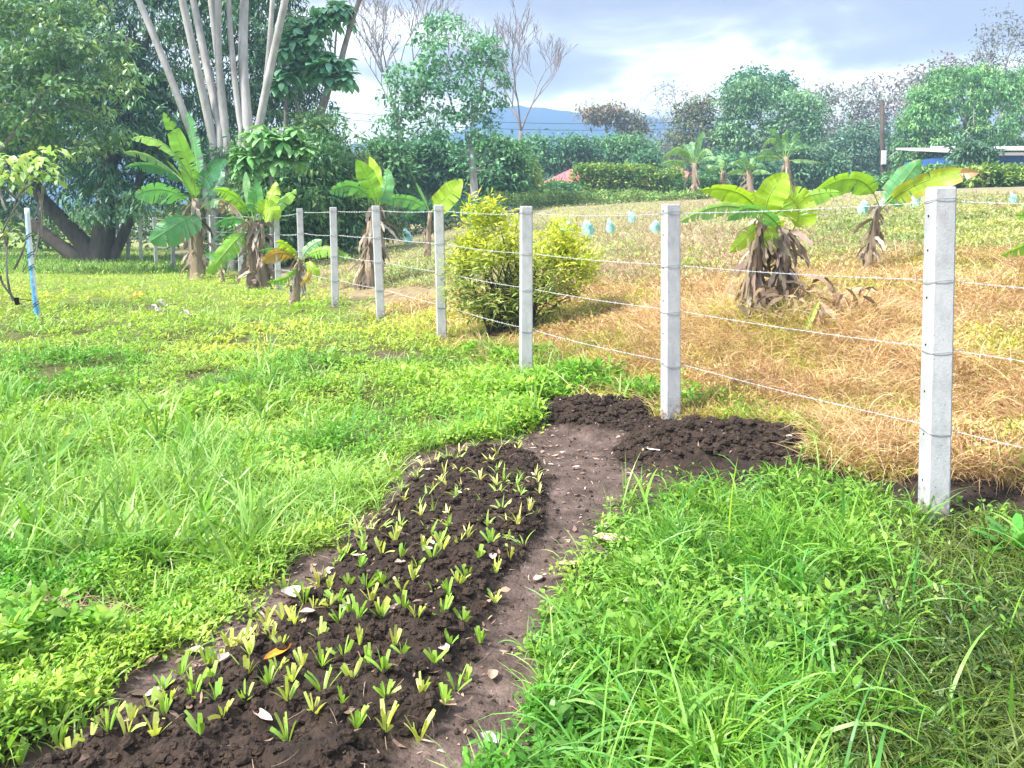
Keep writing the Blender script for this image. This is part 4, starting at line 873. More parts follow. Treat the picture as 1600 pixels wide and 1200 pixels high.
DK = dict(col=(.07, .24, .12)); MD = dict(col=(.12, .34, .13)); BR = dict(col=(.24, .48, .06)); YL = dict(col=(.35, .54, .05)); WH_ = dict(col=(.26, .46, .24))
def D(a, **k): d = dict(a); d.update(k); return d
banana('banana_plant', 'tallest banana plant with long torn dark leaves at the far fence', (308, 434), 21.5, [(308, 306, 310, .19, .10), ],
       [(308, 330, 295, 260, 258, 180, 32, -.2, -.4, D(BR, face=.3, fold=.15)), (305, 300, 265, 232, 208, 216, 22, -.6, -1.2, D(WH_, face=.9)), (300, 300, 250, 262, 196, 262, 22, -.2, .2, D(DK, face=.8, torn=.4)),
        (300, 300, 245, 250, 195, 238, 20, .6, 1.0, D(WH_, face=.9)), (312, 300, 304, 230, 292, 176, 26, .5, .8, D(MD, face=.6)), (310, 310, 325, 275, 352, 252, 30, -.4, -.9, D(DK, face=.2)),
        (305, 325, 262, 298, 214, 304, 34, -.7, -1.4, D(MD, face=.5, torn=.45)), (306, 335, 285, 345, 238, 375, 44, -.8, -1.1, D(MD, face=.1)), (310, 330, 340, 312, 372, 330, 24, -.3, -.5, D(WH_, face=.9)),
        (306, 320, 285, 278, 262, 252, 14, -.5, -.8, D(BR, face=1.2)), (312, 315, 335, 290, 345, 258, 22, .4, .7, D(DK, face=.5))], dead=46, rr=.02, deadlen=.6)
banana('banana_plant', 'banana plant with twin stems and bright short leaves, right of the tallest one', (400, 450), 17.8, [(394, 392, 345, .13, .08), (412, 408, 350, .12, .06)],
       [(394, 350, 370, 310, 338, 296, 24, -.3, -.6, D(BR, face=.5)), (397, 345, 388, 305, 384, 270, 13, 0, 0, D(WH_, face=.2, fold=.1, torn=0)), (398, 345, 400, 315, 402, 288, 26, -.2, -.3, D(MD, face=.2, torn=.05)),
        (402, 345, 420, 315, 430, 287, 24, .1, .3, D(YL, face=.3)), (402, 345, 435, 318, 460, 298, 22, .3, .5, D(BR, face=.5)), (404, 345, 415, 325, 432, 338, 34, -.6, -.7, D(YL, face=.1)),
        (392, 352, 365, 342, 336, 352, 16, -.3, -.5, D(DK, face=.8)), (386, 358, 362, 382, 328, 424, 28, -.5, -.7, D(BR, face=.3)), (402, 340, 412, 330, 440, 318, 18, -.3, -.5, D(DK, face=.6)),
        (384, 350, 360, 318, 345, 330, 22, .2, .2, D(dict(col=(.25, .17, .12)), face=.3, torn=.7, label='withered brown drooping leaf'))], dead=44, rr=.016, deadlen=.55)
banana('banana_sucker', 'tiny banana sucker between the tallest and the twin stemmed banana plants', (348, 436), 19.6, [(348, 347, 412, .05, .03)],
       [(347, 415, 335, 400, 322, 398, 14, .1, .2, MD), (347, 415, 355, 400, 368, 400, 12, -.1, -.1, MD)], dead=10, deadlen=.3)
banana('banana_plant', 'smallest banana plant leaning left before the fence, with an orange withered leaf', (463, 478), 13.9, [(458, 469, 405, .085, .045)],
       [(469, 408, 450, 385, 433, 378, 17, -.2, -.3, D(YL, face=.4)), (469, 408, 440, 390, 405, 392, 14, 0, .1, D(MD, face=.9)), (471, 406, 482, 388, 500, 376, 20, 0, 0, D(WH_, face=.3)),
        (472, 408, 505, 390, 546, 402, 20, -.2, -.3, D(BR, face=.5, torn=.5)), (467, 410, 440, 395, 412, 408, 22, -.2, -.3, D(dict(col=(.42, .26, .06)), face=.3, torn=.4, label='withered orange brown leaf')),
        (472, 412, 485, 415, 498, 430, 14, -.2, -.2, D(YL, face=.2)), (468, 410, 450, 432, 420, 440, 13, -.1, -.1, D(BR, face=.5)), (474, 420, 482, 428, 470, 446, 10, -.2, -.3, D(dict(col=(.5, .34, .05)), face=.4))], dead=30, rr=.011, deadlen=.32)
banana('banana_plant', 'banana plant with two upright yellow green leaves behind the fifth post', (580, 428), 15.4, [(575, 588, 325, .14, .075), (568, 577, 345, .08, .04)],
       [(587, 325, 580, 290, 560, 254, 30, -.1, -.2, D(BR, face=.15, fold=.15, torn=.05)), (589, 325, 588, 285, 578, 248, 24, .1, .2, D(YL, face=.5, torn=0)), (584, 322, 555, 292, 518, 299, 26, -.3, -.5, D(MD, face=.45)),
        (590, 325, 600, 300, 605, 266, 26, 0, .1, D(MD, face=.3, torn=.05))], dead=50, rr=.014, deadlen=.5)
banana('banana_plant', 'thin banana plant with one big raised leaf between the fourth and fifth posts', (670, 392), 20, [(669, 672, 330, .07, .045)],
       [(672, 332, 692, 312, 718, 284, 34, -.2, -.3, D(YL, face=.15, fold=.2, torn=.02)), (671, 332, 640, 312, 598, 312, 22, -.4, -.6, D(MD, face=.5)), (671, 330, 660, 305, 650, 286, 5, 0, 0, D(MD, face=.5, fold=.1, torn=0)),
        (671, 334, 655, 322, 634, 340, 16, .3, .4, D(DK, face=.4)), (674, 332, 688, 322, 705, 330, 16, .3, .5, D(MD, face=.5))], dead=14, rr=.014, deadlen=.4)
banana('banana_plant', 'double stemmed banana plant with broad sunlit leaves between the two nearest posts', (1198, 515), 8.0, [(1172, 1190, 345, .10, .048), (1214, 1228, 362, .095, .045)],
       [(1192, 348, 1160, 305, 1100, 296, 30, -.2, -.3, D(YL, face=.55, torn=.05)), (1190, 350, 1140, 322, 1066, 345, 26, -.3, -.4, D(WH_, face=.6)), (1196, 345, 1197, 318, 1165, 300, 18, .1, .1, D(YL, face=.4)),
        (1196, 350, 1200, 310, 1226, 275, 44, -.1, -.1, D(YL, face=.15, torn=.02)), (1230, 372, 1185, 328, 1138, 342, 24, -.35, -.5, D(MD, face=.6)), (1232, 368, 1248, 330, 1222, 300, 52, -.05, -.05, D(YL, face=.1, fold=.1)),
        (1196, 350, 1245, 312, 1312, 300, 28, .2, .3, D(BR, face=.4)), (1186, 355, 1175, 362, 1142, 392, 24, -.2, -.3, D(YL, face=.2)), (1228, 365, 1212, 358, 1204, 385, 34, -.1, -.15, D(YL, face=.1))], dead=95, rr=.009, deadlen=.33)
banana('banana_plant', 'banana plant whose broad leaf with burnt brown tip reaches over the nearest post', (1358, 440), 10.6, [(1354, 1374, 322, .065, .03)],
       [(1374, 325, 1335, 280, 1262, 310, 36, -.2, -.3, D(BR, face=.45, torn=.1)), (1374, 325, 1404, 292, 1434, 254, 42, .1, .2, D(MD, face=.15, torn=.1)), (1376, 328, 1440, 285, 1524, 270, 30, -.5, -.9, D(dict(col=(.30, .44, .05)), face=.25, fold=.4, brown=.16, torn=.2))], dead=46, rr=.010, deadlen=.27)
banana('banana_plant', 'banana plant mostly outside the right edge, only two leaf tips showing', (1680, 480), 7.0, [(1680, 1675, 350, .1, .05)],
       [(1675, 352, 1630, 340, 1588, 336, 20, -.1, -.1, BR), (1675, 355, 1630, 372, 1568, 398, 24, -.2, -.3, D(BR, face=.4)), (1675, 352, 1710, 320, 1760, 330, 30, 0, 0, BR)], dead=20)
# far banana plants
for (bx_, by_, Y, ty, cr, k, lab) in [(1085, 305, 44, 255, (1085, 250), 9, 'tallest far banana plant, left of the far banana group'), (1128, 305, 45, 268, (1130, 262), 6, 'short bright far banana plant second from the left in its group'),
                                      (1172, 308, 43, 275, (1170, 262), 6, 'far banana plant with a dry brown leaf in the middle of its group'), (1232, 305, 44, 250, (1228, 240), 9, 'large far banana plant at the right end of its group')]:
    lv = []; r_ = 46 if k == 9 else 30
    for i in range(k):
        a = pi * (.02 + .96 * i / (k - 1)) + rnd.uniform(-.12, .12); c_, s_ = cos(a), sin(a); l_ = r_ * rnd.uniform(.8, 1.15)
        lv.append((cr[0], cr[1] + 12, cr[0] + c_ * l_ * .55, cr[1] + 8 - s_ * l_ * .75, cr[0] + c_ * l_ * 1.1, cr[1] + 12 - s_ * l_ * (1.05 if s_ > .8 else .55), 10 if k == 9 else 9, rnd.uniform(-.6, .6), rnd.uniform(-1.2, 1.2), D(dict(col=rnd.choice([(.12, .28, .12), (.16, .34, .14), (.2, .38, .14)])), face=rnd.uniform(.3, .9), torn=.4)))
    banana('banana_plant', lab, (bx_, by_), Y, [(bx_, cr[0], cr[1] + 5, .2, .12)], lv, dead=14, group='far banana plants behind the field', rr=.03, deadlen=.8)

# heap of dead banana leaves at the foot of the clump
def dead_heap():
    X, Y = 2.95, 7.75; z = gz(X, Y); t = thing('dead_banana_leaves', 'collapsed heap of withered banana leaves beside the double stemmed plant', 'dead leaves', (X, Y, z))
    f = MB(); m = 90; a = R.random(m) * 6.28; 
    P = np.stack([X + R.normal(-.12, .25, m), Y + R.normal(0, .18, m), z + .05 + R.random(m) * .28], 1)
    c = cvar((.24, .17, .11), m, .5, .08); c[:14] = (.45, .30, .20)
    f.ribbons(P, a, R.normal(.2, .5, m), .32 * (.5 + R.random(m)), .045, 1.9, 6, (.3, .9, .6, 1, .6, .8, .05), c, roll=R.normal(0, .9, m)); f.build('withered_leaves', M_dead, t)
    f = MB()
    for (a0, a1, a2, w_, c_) in [((1280, 470), (1266, 500), (1245, 545), 13, (.30, .38, .08)), ((1280, 470), (1300, 490), (1320, 510), 10, (.42, .30, .2)), ((1278, 472), (1275, 505), (1285, 540), 12, (.38, .24, .15))]:
        P = bez(pt(*a0, 7.4), pt(*a1, 7.3), pt(*a2, 7.25), 9); v = np.array([1, 0, .3]); 
        W = w_ * 7.3 / F / 2 * np.sin(np.linspace(.15, pi - .1, 9))[:, None]
        V = np.stack([P - v * W, P + [0, .012, .0], P + v * W], 1).reshape(-1, 3)
        f.add(V, [[i * 3 + j, i * 3 + j + 1, i * 3 + j + 4, i * 3 + j + 3] for i in range(8) for j in range(2)], c_)
    f.build('hanging_leaves', M_dead, t)
dead_heap()

# ---------------------------------------------------------------- aqua bags in the field
M_bag = solid_mat('aqua_plastic_bag', (.20, .52, .44), (.42, .70, .64), 9, .35, .5, 14, c3=(.60, .80, .76))
pos_words = ['hanging low behind the thin banana plant', 'leftmost of the row of five, tilted left', 'second in the row of five, bulging at its foot', 'upright third in the row of five', 'small one standing behind the row of five', 'leaning one just left of the second post',
             'right of the double stemmed banana plant', 'tall one between the two right hand banana plants', 'half hidden behind the burnt tipped banana plant', 'small one left of the nearest post', 'nearest to the left side of the nearest post', 'lone one right of the nearest post under the hedge']
for (bx_, by_, wd, ht), pw in zip([(638, 381, 16, 22), (886, 366, 22, 20), (920, 372, 20, 25), (954, 366, 14, 22), (989, 349, 13, 19), (1024, 367, 17, 21), (1256, 349, 19, 22), (1346, 339, 17, 24), (1381, 327, 13, 15), (1401, 326, 13, 12), (1430, 326, 16, 22), (1583, 319, 13, 16)], pos_words):
    gx_, gy_ = px_ground([bx_], [by_]); x, y = float(gx_[0]), float(gy_[0]); z = float(base_h(x, y)); s = y / F
    b = MB(); rows = 9; k = 14; V = []; prof = [.8, 1.05, .9, 1.0, .9, .95, .8, .62, .2]; zs = [0, .06, .25, .45, .6, .75, .87, .94, 1.0]; ph = rnd.uniform(0, 6); tl = rnd.uniform(-.35, .35)
    for i in range(rows):
        for j in range(k):
            a = j * 2 * pi / k; rr_ = .86 * wd * s / 2 * prof[i] * (1 + .22 * sin(2 * a + ph + i * 1.3) + .15 * sin(5 * a - ph * i) + rnd.uniform(-.1, .1))
            V.append([x + cos(a) * rr_ + tl * zs[i] * ht * s * .6, y + sin(a) * rr_, z + zs[i] * ht * s * 1.0 * (1 + (.12 * sin(a + ph) if i > 5 else 0))])
    b.add(V, [[i * k + j, i * k + (j + 1) % k, (i + 1) * k + (j + 1) % k, (i + 1) * k + j] for i in range(rows - 1) for j in range(k)], None, True)
    tag(b.build('plastic_bag', M_bag, origin=(x, y, z)), f'aqua plastic bag in the field, {pw}', 'bag', 'aqua plastic bags in the field')

# ---------------------------------------------------------------- blue pole with rope
def blue_pole():
    Y = 12.2; B0 = pt(60, 500, Y); B0[2] = gz(B0[0], Y) - .1; T0 = pt(42, 325, Y)
    t = thing('blue_pole', 'thin leaning pole painted light blue and white, bound with dark cord', 'pole', (B0[0], Y, B0[2] + .1))
    P = bez(B0, (B0 + T0) / 2 + [-.015, 0, 0], T0, 20); b = MB(); b.tube(P, np.linspace(.040, .036, 20), 12)
    m, tr = mat_new('flaking_blue_paint'); L = tr.links.new; out = N(tr, 'ShaderNodeOutputMaterial'); p = N(tr, 'ShaderNodeBsdfPrincipled'); L(p.outputs[0], out.inputs[0])
    tc = N(tr, 'ShaderNodeTexCoord'); sx = N(tr, 'ShaderNodeSeparateXYZ'); L(tc.outputs['Object'], sx.inputs[0]); no = N(tr, 'ShaderNodeTexNoise'); no.inputs['Scale'].default_value = 9; L(tc.outputs['Object'], no.inputs[0])
    ma = N(tr, 'ShaderNodeMath', operation='MULTIPLY_ADD'); ma.inputs[1].default_value = .12; L(no.outputs[0], ma.inputs[0])
    m2 = N(tr, 'ShaderNodeMath', operation='MULTIPLY_ADD'); m2.inputs[1].default_value = .103; m2.inputs[2].default_value = 0; L(sx.outputs['Z'], m2.inputs[0])
    ad = N(tr, 'ShaderNodeMath', operation='ADD'); L(sx.outputs['X'], ad.inputs[0]); L(m2.outputs[0], ad.inputs[1]); L(ad.outputs[0], ma.inputs[2])
    cr = N(tr, 'ShaderNodeValToRGB'); cr.color_ramp.elements[0].position = .078; cr.color_ramp.elements[0].color = (.10, .36, .62, 1); cr.color_ramp.elements[1].position = .10; cr.color_ramp.elements[1].color = (.62, .68, .72, 1)
    L(ma.outputs[0], cr.inputs[0]); L(cr.outputs[0], p.inputs['Base Color']); p.inputs['Roughness'].default_value = .5
    b.build('shaft', m, t)
    for f_ in (.2, .50, .62, .74):
        c = P[int(f_ * 19)]; th = np.linspace(0, 2 * pi * 2, 26); rb = MB(); rb.tube(np.stack([c[0] + np.cos(th) * .043, c[1] + np.sin(th) * .043, c[2] + th * .006 + .02 * np.cos(th)], 1), .005, 4, cap=False); rb.build('cord', M_hole, t)
    c = P[4]; rb = MB(); rb.tube(bez(c, c + [-.12, -.05, .03], c + [-.26, -.05, .04], 6), .006, 4); rb.tube([c + [-.26, -.05, .06], c + [-.25, -.05, -.05]], [.035, .03], 7, jit=.4); rb.build('cord', M_hole, t)
blue_pole()

# ---------------------------------------------------------------- utility pole and line
def utility_pole():
    Y = 49; top = pt(1378, 158, Y); X = top[0]; z = float(base_h(X, Y)); t = thing('utility_pole', 'dark utility pole with a small pale box, standing before the purple wood', 'utility pole', (X, Y, z))
    b = MB(); b.tube([[X + .25, Y, z - .3], [X + .2, Y, z + 1], [X + .1, Y, (z + top[2]) / 2], [X, Y, top[2]]], [.17, .16, .14, .11], 10); b.build('shaft', M_bark_d, t)
    b = MB(); c = pt(1381, 246, Y - .25); b.box(c, (.13, .08, .42)); b.box(c + [0, -.085, .0], (.10, .006, .38)); b.build('meter_box', solid_mat('pale_box', (.5, .5, .5), (.62, .62, .6)), t)
    b = MB(); b.tube([[X + .1, Y, z + (top[2] - z) * .33], pt(1402, 236, Y - .3)], .02, 5); b.build('stay', M_bark_w, t)
    b = MB(); A = pt(1378, 164, Y)
    for dz in (0, -.35):
        E = pt(430, 165, 40) + [0, 0, dz]; tt = np.linspace(0, 1, 30)[:, None]; P = (A + [0, 0, dz]) * (1 - tt) + E * tt; P[:, 2] -= (4 * 1.0 * tt * (1 - tt))[:, 0]
        b.tube(P, .010, 4, cap=False)
    tag(b.build('power_line', M_hole), 'thin sagging power line running left from the utility pole', 'power line')
utility_pole()

# ---------------------------------------------------------------- houses
M_bluew = solid_mat('blue_wall', (.03, .10, .32), (.045, .13, .38), 4, .8, .1)
M_whiter = solid_mat('white_roof_sheet', (.50, .49, .50), (.62, .61, .62), 2, .6, .1)
M_redr = solid_mat('red_roof_sheet', (.55, .12, .13), (.66, .2, .2), 3, .7, .2)
M_cream = solid_mat('cream_wall', (.45, .40, .32), (.55, .5, .42), 3, .85, .1)
M_glass = solid_mat('dark_glass', (.02, .03, .04), (.04, .05, .06), 3, .2, 0)
def houses():
    Y = 50; a = pt(1486, 242, Y); X0 = a[0]; X1 = X0 + 9.5; z = float(base_h(X0 + 3, Y)) - .2; zt = a[2]
    t = thing('blue_house', 'blue walled single storey house with a white sheet roof under the round tree', 'house', (X0 + 4, Y, z))
    b = MB(); b.box(((X0 + X1) / 2, Y + 3, (z + zt) / 2), ((X1 - X0) / 2, 3, (zt - z) / 2)); b.build('wall', M_bluew, t)
    b = MB(); cxm = (X0 + X1) / 2
    for (xa, xb, dz) in ((X0 - .3, X0 + 2.1, 0), (X0 + 2.1, X1 + .6, .14)):
        V = [[xa, Y - .8, zt + .05 + dz], [xb, Y - .8, zt + .05 + dz], [xb, Y + 6.6, zt + .95 + dz], [xa, Y + 6.6, zt + .95 + dz]]; V += [[v[0], v[1], v[2] + .14] for v in V]
        b.add(V, [[0, 3, 2, 1], [4, 5, 6, 7], [0, 1, 5, 4], [1, 2, 6, 5], [2, 3, 7, 6], [3, 0, 4, 7]])
    b.build('roof', M_whiter, t)
    b = MB(); b.box((cxm, Y - .83, zt - .02), ((X1 - X0) / 2 + .3, .025, .09)); b.build('fascia', solid_mat('fascia_paint', (.3, .27, .25), (.4, .36, .33)), t)
    # red roofed house
    Y = 60; L_ = pt(838, 290, Y); E = pt(892, 264, Y + 2.5); Rr = pt(1066, 260, Y + 2.5); R2 = pt(1110, 286, Y)
    z = float(base_h(8, Y)) - .2; ze = L_[2]; t = thing('red_roofed_house', 'long low house with a faded red hipped roof showing between the hedges', 'house', ((L_[0] + R2[0]) / 2, Y, z))
    b = MB(); V = [[L_[0], Y - .5, ze], [R2[0], Y - .5, ze], [R2[0], Y + 5.5, ze], [L_[0], Y + 5.5, ze], [E[0], Y + 2.5, E[2]], [Rr[0], Y + 2.5, E[2]]]
    V += [[v[0], v[1], v[2] - .12] for v in V[:4]]
    b.add(V, [[0, 1, 5, 4], [2, 3, 4, 5], [3, 0, 4, 4], [1, 2, 5, 5], [6, 7, 1, 0], [7, 8, 2, 1], [8, 9, 3, 2], [9, 6, 0, 3]])
    # raised sheet seams
    for q in np.linspace(.03, .97, 28):
        x_ = L_[0] * (1 - q) + R2[0] * q; k = min(1, (x_ - L_[0]) / (E[0] - L_[0]), (R2[0] - x_) / (R2[0] - Rr[0])); b.tube([[x_, Y - .5, ze + .03], [x_, Y - .5 + 3 * k, ze + (E[2] - ze) * k + .03]], .03, 4)
    b.build('roof', M_redr, t)
    b = MB(); b.box(((L_[0] + R2[0]) / 2, Y + 2.5, (z + ze - .13) / 2), ((R2[0] - L_[0]) / 2 - .6, 2.5, (ze - .13 - z) / 2)); b.build('wall', M_cream, t)
    for q in (.2, .45, .7):
        wx = L_[0] * (1 - q) + R2[0] * q; b = MB(); b.box((wx, Y - .02, ze - 1.1), (.6, .03, .5)); f = b.build('window', M_whiter, t)
        b = MB(); b.box((wx, Y - .06, ze - 1.1), (.52, .012, .42)); g = b.build('pane', M_glass, t); g.parent = f; g.location = (0, 0, 0)
houses()

# ---------------------------------------------------------------- mountain
def mountain():
    xs = np.linspace(-210, 310, 130); ys = np.linspace(320, 515, 40); XX, YY = np.meshgrid(xs, ys)
    crest = np.interp(xs / 400 * F + 800, [100, 420, 620, 720, 765, 810, 870, 960, 1060, 1150, 1300, 1700], [250, 235, 225, 205, 178, 170, 172, 178, 188, 200, 220, 240])
    hc = HC + (HZ - crest) / F * 400
    pr = np.exp(-((YY - 400) / 55) ** 2) 
    ZZ = 3 + (hc[None] - 3) * pr * (.94 + .10 * fbm(XX / 20, YY / 30, 4, 5)) + (fbm(XX / 30, YY / 30, 4, 6) - .5) * 7 * pr
    b = MB(); n, m = XX.shape; i = np.arange(n * m).reshape(n, m)
    b.add(np.stack([XX, YY, ZZ], -1).reshape(-1, 3), np.stack([i[:-1, :-1], i[:-1, 1:], i[1:, 1:], i[1:, :-1]], -1).reshape(-1, 4), None, True)
    tag(b.build('mountain', solid_mat('haze_blue_slope', (.008, .045, .11), (.015, .06, .15), .03, .95, .5, .2)), 'forested mountain ridge coloured blue for distance haze', 'mountain', kind='structure')  # slope colour itself tinted blue, adding to the haze volume
mountain()

# ---------------------------------------------------------------- seedlings in the bed
z7 = [(120, 1120), (200, 1060), (290, 1010), (75, 960), (15, 970), (220, 890), (110, 850), (150, 800), (300, 800), (385, 770), (410, 925), (490, 930), (600, 970), (720, 960), (570, 870), (460, 1100), (565, 1080), (360, 1190), (630, 820), (760, 830), (845, 750), (710, 730), (350, 670), (275, 660), (460, 690), (545, 640), (590, 590), (515, 690), (635, 525), (570, 480), (540, 490), (650, 410), (765, 420), (700, 445), (780, 350), (850, 280), (730, 290), (900, 90), (840, 150), (930, 180), (1010, 30), (990, 95), (1120, 110), (1140, 60), (1080, 190), (1150, 230), (1240, 180), (1290, 120), (1230, 240), (1160, 300), (990, 250), (930, 425), (960, 360), (1120, 420), (1075, 480), (1180, 340), (850, 515), (900, 500), (1030, 550), (830, 570), (790, 635), (960, 640), (940, 705), (1000, 590), (1080, 750), (1030, 870), (910, 870), (700, 690), (1220, 40), (905, 215), (1165, 40), (480, 545), (420, 590)]
z4 = [(410, 1150), (590, 1090), (480, 1050), (665, 1010), (730, 890), (760, 970), (860, 930), (680, 950), (570, 1190), (490, 1195), (310, 1195), (90, 1195), (900, 1195)]
sp = [(300 + a * .4167, 700 + b_ * .4167, 0) for a, b_ in z7] + [(a * .35, 780 + b_ * .35, 0) for a, b_ in z4]
M_seed = leaf_mat('seedling_leaf', .42, .35, (1.25, 1.2, .5), nscale=30)
items = []
for (a, b_, _) in sp:
    gx_, gy_ = px_ground([a], [b_]); items.append((float(gx_[0]), float(gy_[0]), a, b_))
# across-bed coordinate: distance from the left edge line
cand = 0
while len(items) < 178 and cand < 4000:
    cand += 1; a = rnd.uniform(40, 850); b_ = 715 + 480 * rnd.random() ** 1.15
    gx_, gy_ = px_ground([a], [b_]); x, y = float(gx_[0]), float(gy_[0])
    if not (dirt_sd(np.array([x]), np.array([y]))[0] > .03 and poly_sd(np.array([x]), np.array([y]), BED)[0] > -.10): continue
    if poly_sd(np.array([x]), np.array([y]), BED)[0] < 0 and a > 300 + (1150 - b_) * 1.0: continue
    if min(math.hypot(x - q[0], (y - q[1]) * .8) for q in items) < .07: continue
    items.append((x, y, a, b_))
edge0, edge1 = BED[3], BED[7]
dv = edge1 - edge0; dv = dv / np.linalg.norm(dv); nv = np.array([dv[1], -dv[0]])
for it in items: pass
across = [float(np.dot(np.array(it[:2]) - edge0, nv)) for it in items]
q1, q2 = np.quantile(across, [.33, .66]); lines = {0: [], 1: [], 2: []}
for it, ac in zip(items, across): lines[0 if ac < q1 else 1 if ac < q2 else 2].append(it)
ow = ['first', 'second', 'third', 'fourth', 'fifth', 'sixth', 'seventh', 'eighth', 'ninth', 'tenth', 'eleventh', 'twelfth', 'thirteenth', 'fourteenth', 'fifteenth', 'sixteenth', 'seventeenth', 'eighteenth', 'nineteenth', 'twentieth']
ow += ['twenty-' + x for x in ow[:9]] + ['thirtieth'] + ['thirty-' + x for x in ow[:9]] + ['fortieth'] + ['forty-' + x for x in ow[:9]] + ['fiftieth'] + ['fifty-' + x for x in ow[:9]] + ['sixtieth'] + ['sixty-' + x for x in ow[:9]]
for li, lst in lines.items():
    lst.sort(key=lambda q: q[1])
    for k, (x, y, a, b_) in enumerate(lst):
        z = gz(x, y); f = MB(); front = y < 3.7
        if front:
            m = rnd.randint(6, 10); az0 = rnd.uniform(0, 6.28); az = az0 + (np.arange(m) % 2) * pi + R.normal(0, .6, m); el = R.normal(1.22, .22, m)
            f.ribbons(np.stack([x + np.cos(az) * .006, y + np.sin(az) * .006, np.full(m, z)], 1), az, el, R.uniform(.05, .09, m) * rnd.uniform(.65, 1.05), R.uniform(.008, .016, m), R.normal(.35, .2, m), 4, (.45, .8, 1, 1, .85), cvar((.33, .54, .09) if rnd.random() < .6 else (.54, .62, .16), m, .2), roll=R.normal(0, .5, m))
            ds = 'clipped blunt leaved seedling'
        else:
            m = rnd.randint(4, 9); az = R.random(m) * 6.28; el = R.normal(1.15, .3, m)
            f.ribbons(np.stack([x + np.cos(az) * .005, y + np.sin(az) * .005, np.full(m, z)], 1), az, el, R.uniform(.05, .11, m) * rnd.uniform(.7, 1.1), R.uniform(.008, .014, m), R.normal(.75, .45, m), 5, (.3, .8, 1, .8, .5, .1), cvar((.62, .66, .22) if rnd.random() < .6 else (.38, .56, .14), m, .2), roll=R.normal(0, .5, m))
            ds = 'thin leaved yellowish seedling'
        tag(f.build('seedling', M_seed, origin=(x, y, z)), f'{ds}, {ow[k]} from the front in {["left", "middle", "right"][li]} line of bed', 'seedling', 'seedlings planted in the raised bed')

# ---------------------------------------------------------------- fallen leaves
def fallen(x, y, L, W, az, col, label, curl=.6):
    z = gz(x, y) + .012; n = 7; b = MB(); t = np.linspace(-1, 1, n); V = []
    for i, u in enumerate(t):
        w_ = W / 2 * max(.04, (1 - abs(u) ** 2.2)) * (1 + rnd.uniform(-.12, .12))
        for s_ in (-1, -.5, 0, .5, 1):
            lx = u * L / 2; ly = s_ * w_; lz = curl * (abs(s_) ** 2 * w_ * .7 + .12 * L * u * u) + rnd.uniform(-.002, .002)
            V.append([x + lx * cos(az) - ly * sin(az), y + lx * sin(az) + ly * cos(az), z + lz])
    b.add(V, [[i * 5 + j, i * 5 + j + 1, i * 5 + j + 6, i * 5 + j + 5] for i in range(n - 1) for j in range(4)], col, False)
    tag(b.build('fallen_leaf', M_litter, origin=(x, y, z)), label, 'fallen leaf', 'dry leaves fallen on the soil')
PK = (.50, .37, .31); WT = (.50, .42, .37); TN = (.42, .29, .20); ORG = (.62, .26, .04)
FL = [(435, 1062, .10, .035, (.75, .30, .03), 'bright orange fallen leaf lying among the front seedlings'), (765, 1163, .06, .03, (.35, .34, .32), 'grey curled leaf on the path near the bottom edge'), (693, 1043, .045, .035, PK, 'pinkish round fallen leaf on the right slope of the bed'),
      (455, 935, .09, .06, WT, 'large whitish fallen leaf at the left rim of the bed'), (515, 905, .06, .035, WT, 'flat white fallen leaf left of the bed, behind the large whitish one'), (123, 968, .09, .045, (.62, .52, .38), 'large oval tan leaf in the weeds at the left'), (75, 950, .06, .045, PK, 'pink brown leaf lying in the dry patch at the left'),
      (890, 887, .11, .035, (.50, .36, .26), 'long pale brown leaf on the path beside the grass'), (955, 850, .15, .08, (.60, .47, .33), 'broad tan fallen leaf at the corner of path and grass'), (942, 828, .08, .03, WT, 'whitish narrow leaf above the broad tan one'), (770, 895, .05, .03, WT, 'white folded leaf at the right edge of the bed'),
      (625, 912, .04, .03, PK, 'small pink leaf in the middle of the bed'), (672, 758, .06, .03, PK, 'pink brown leaf near the far end of the bed'), (715, 795, .05, .03, WT, 'white leaf among the far seedlings'), (675, 876, .05, .02, WT, 'slim white leaf in the bed center'), (668, 900, .045, .035, (.42, .33, .27), 'grey brown upright curled leaf in the bed'),
      (560, 903, .05, .02, WT, 'thin white leaf near the left edge of the bed'), (410, 1165, .09, .025, (.56, .42, .34), 'long pinkish curled leaf at the bottom of the bed'), (365, 1010, .06, .045, PK, 'pink leaf in the litter left of the bed'), (385, 995, .05, .03, WT, 'pale leaf in the litter left of the bed'), (350, 1065, .05, .03, PK, 'pink leaf at the lower left rim of the bed'),
      (305, 1020, .05, .035, PK, 'rosy leaf in the litter at the lawn edge'), (1020, 735, .08, .02, (.75, .72, .7), 'bright white scrap of leaf on the right soil heap'), (1065, 700, .05, .02, WT, 'tiny white leaf below the second post'), (1015, 688, .06, .015, WT, 'thin white strip on the soil heap left of the second post'), (1232, 712, .06, .03, (.8, .78, .75), 'white leaf right of the soil heap'),
      (860, 960, .06, .03, TN, 'brown leaf halfway along the path'), (840, 905, .05, .03, PK, 'pink leaf on the path by the bed'), (855, 1075, .07, .03, (.5, .38, .3), 'tan leaf on the path at the grass edge'), (700, 1110, .05, .03, TN, 'brown leaf at the foot of the bed slope'), (620, 1000, .05, .025, PK, 'pink leaf between two middle seedlings'),
      (480, 1000, .05, .03, PK, 'pinkish leaf left of the middle seedlings'), (540, 980, .05, .022, WT, 'small white leaf left of the middle seedlings'), (305, 553, .12, .07, (.72, .58, .46), 'pale crumpled leaf alone on the open lawn'), (830, 760, .05, .03, PK, 'pink leaf at the right rim of the far bed'), (900, 735, .05, .025, PK, 'pink leaf on the path near the far end'),
      (770, 1060, .05, .03, TN, 'small brown leaf in the middle of the path')]
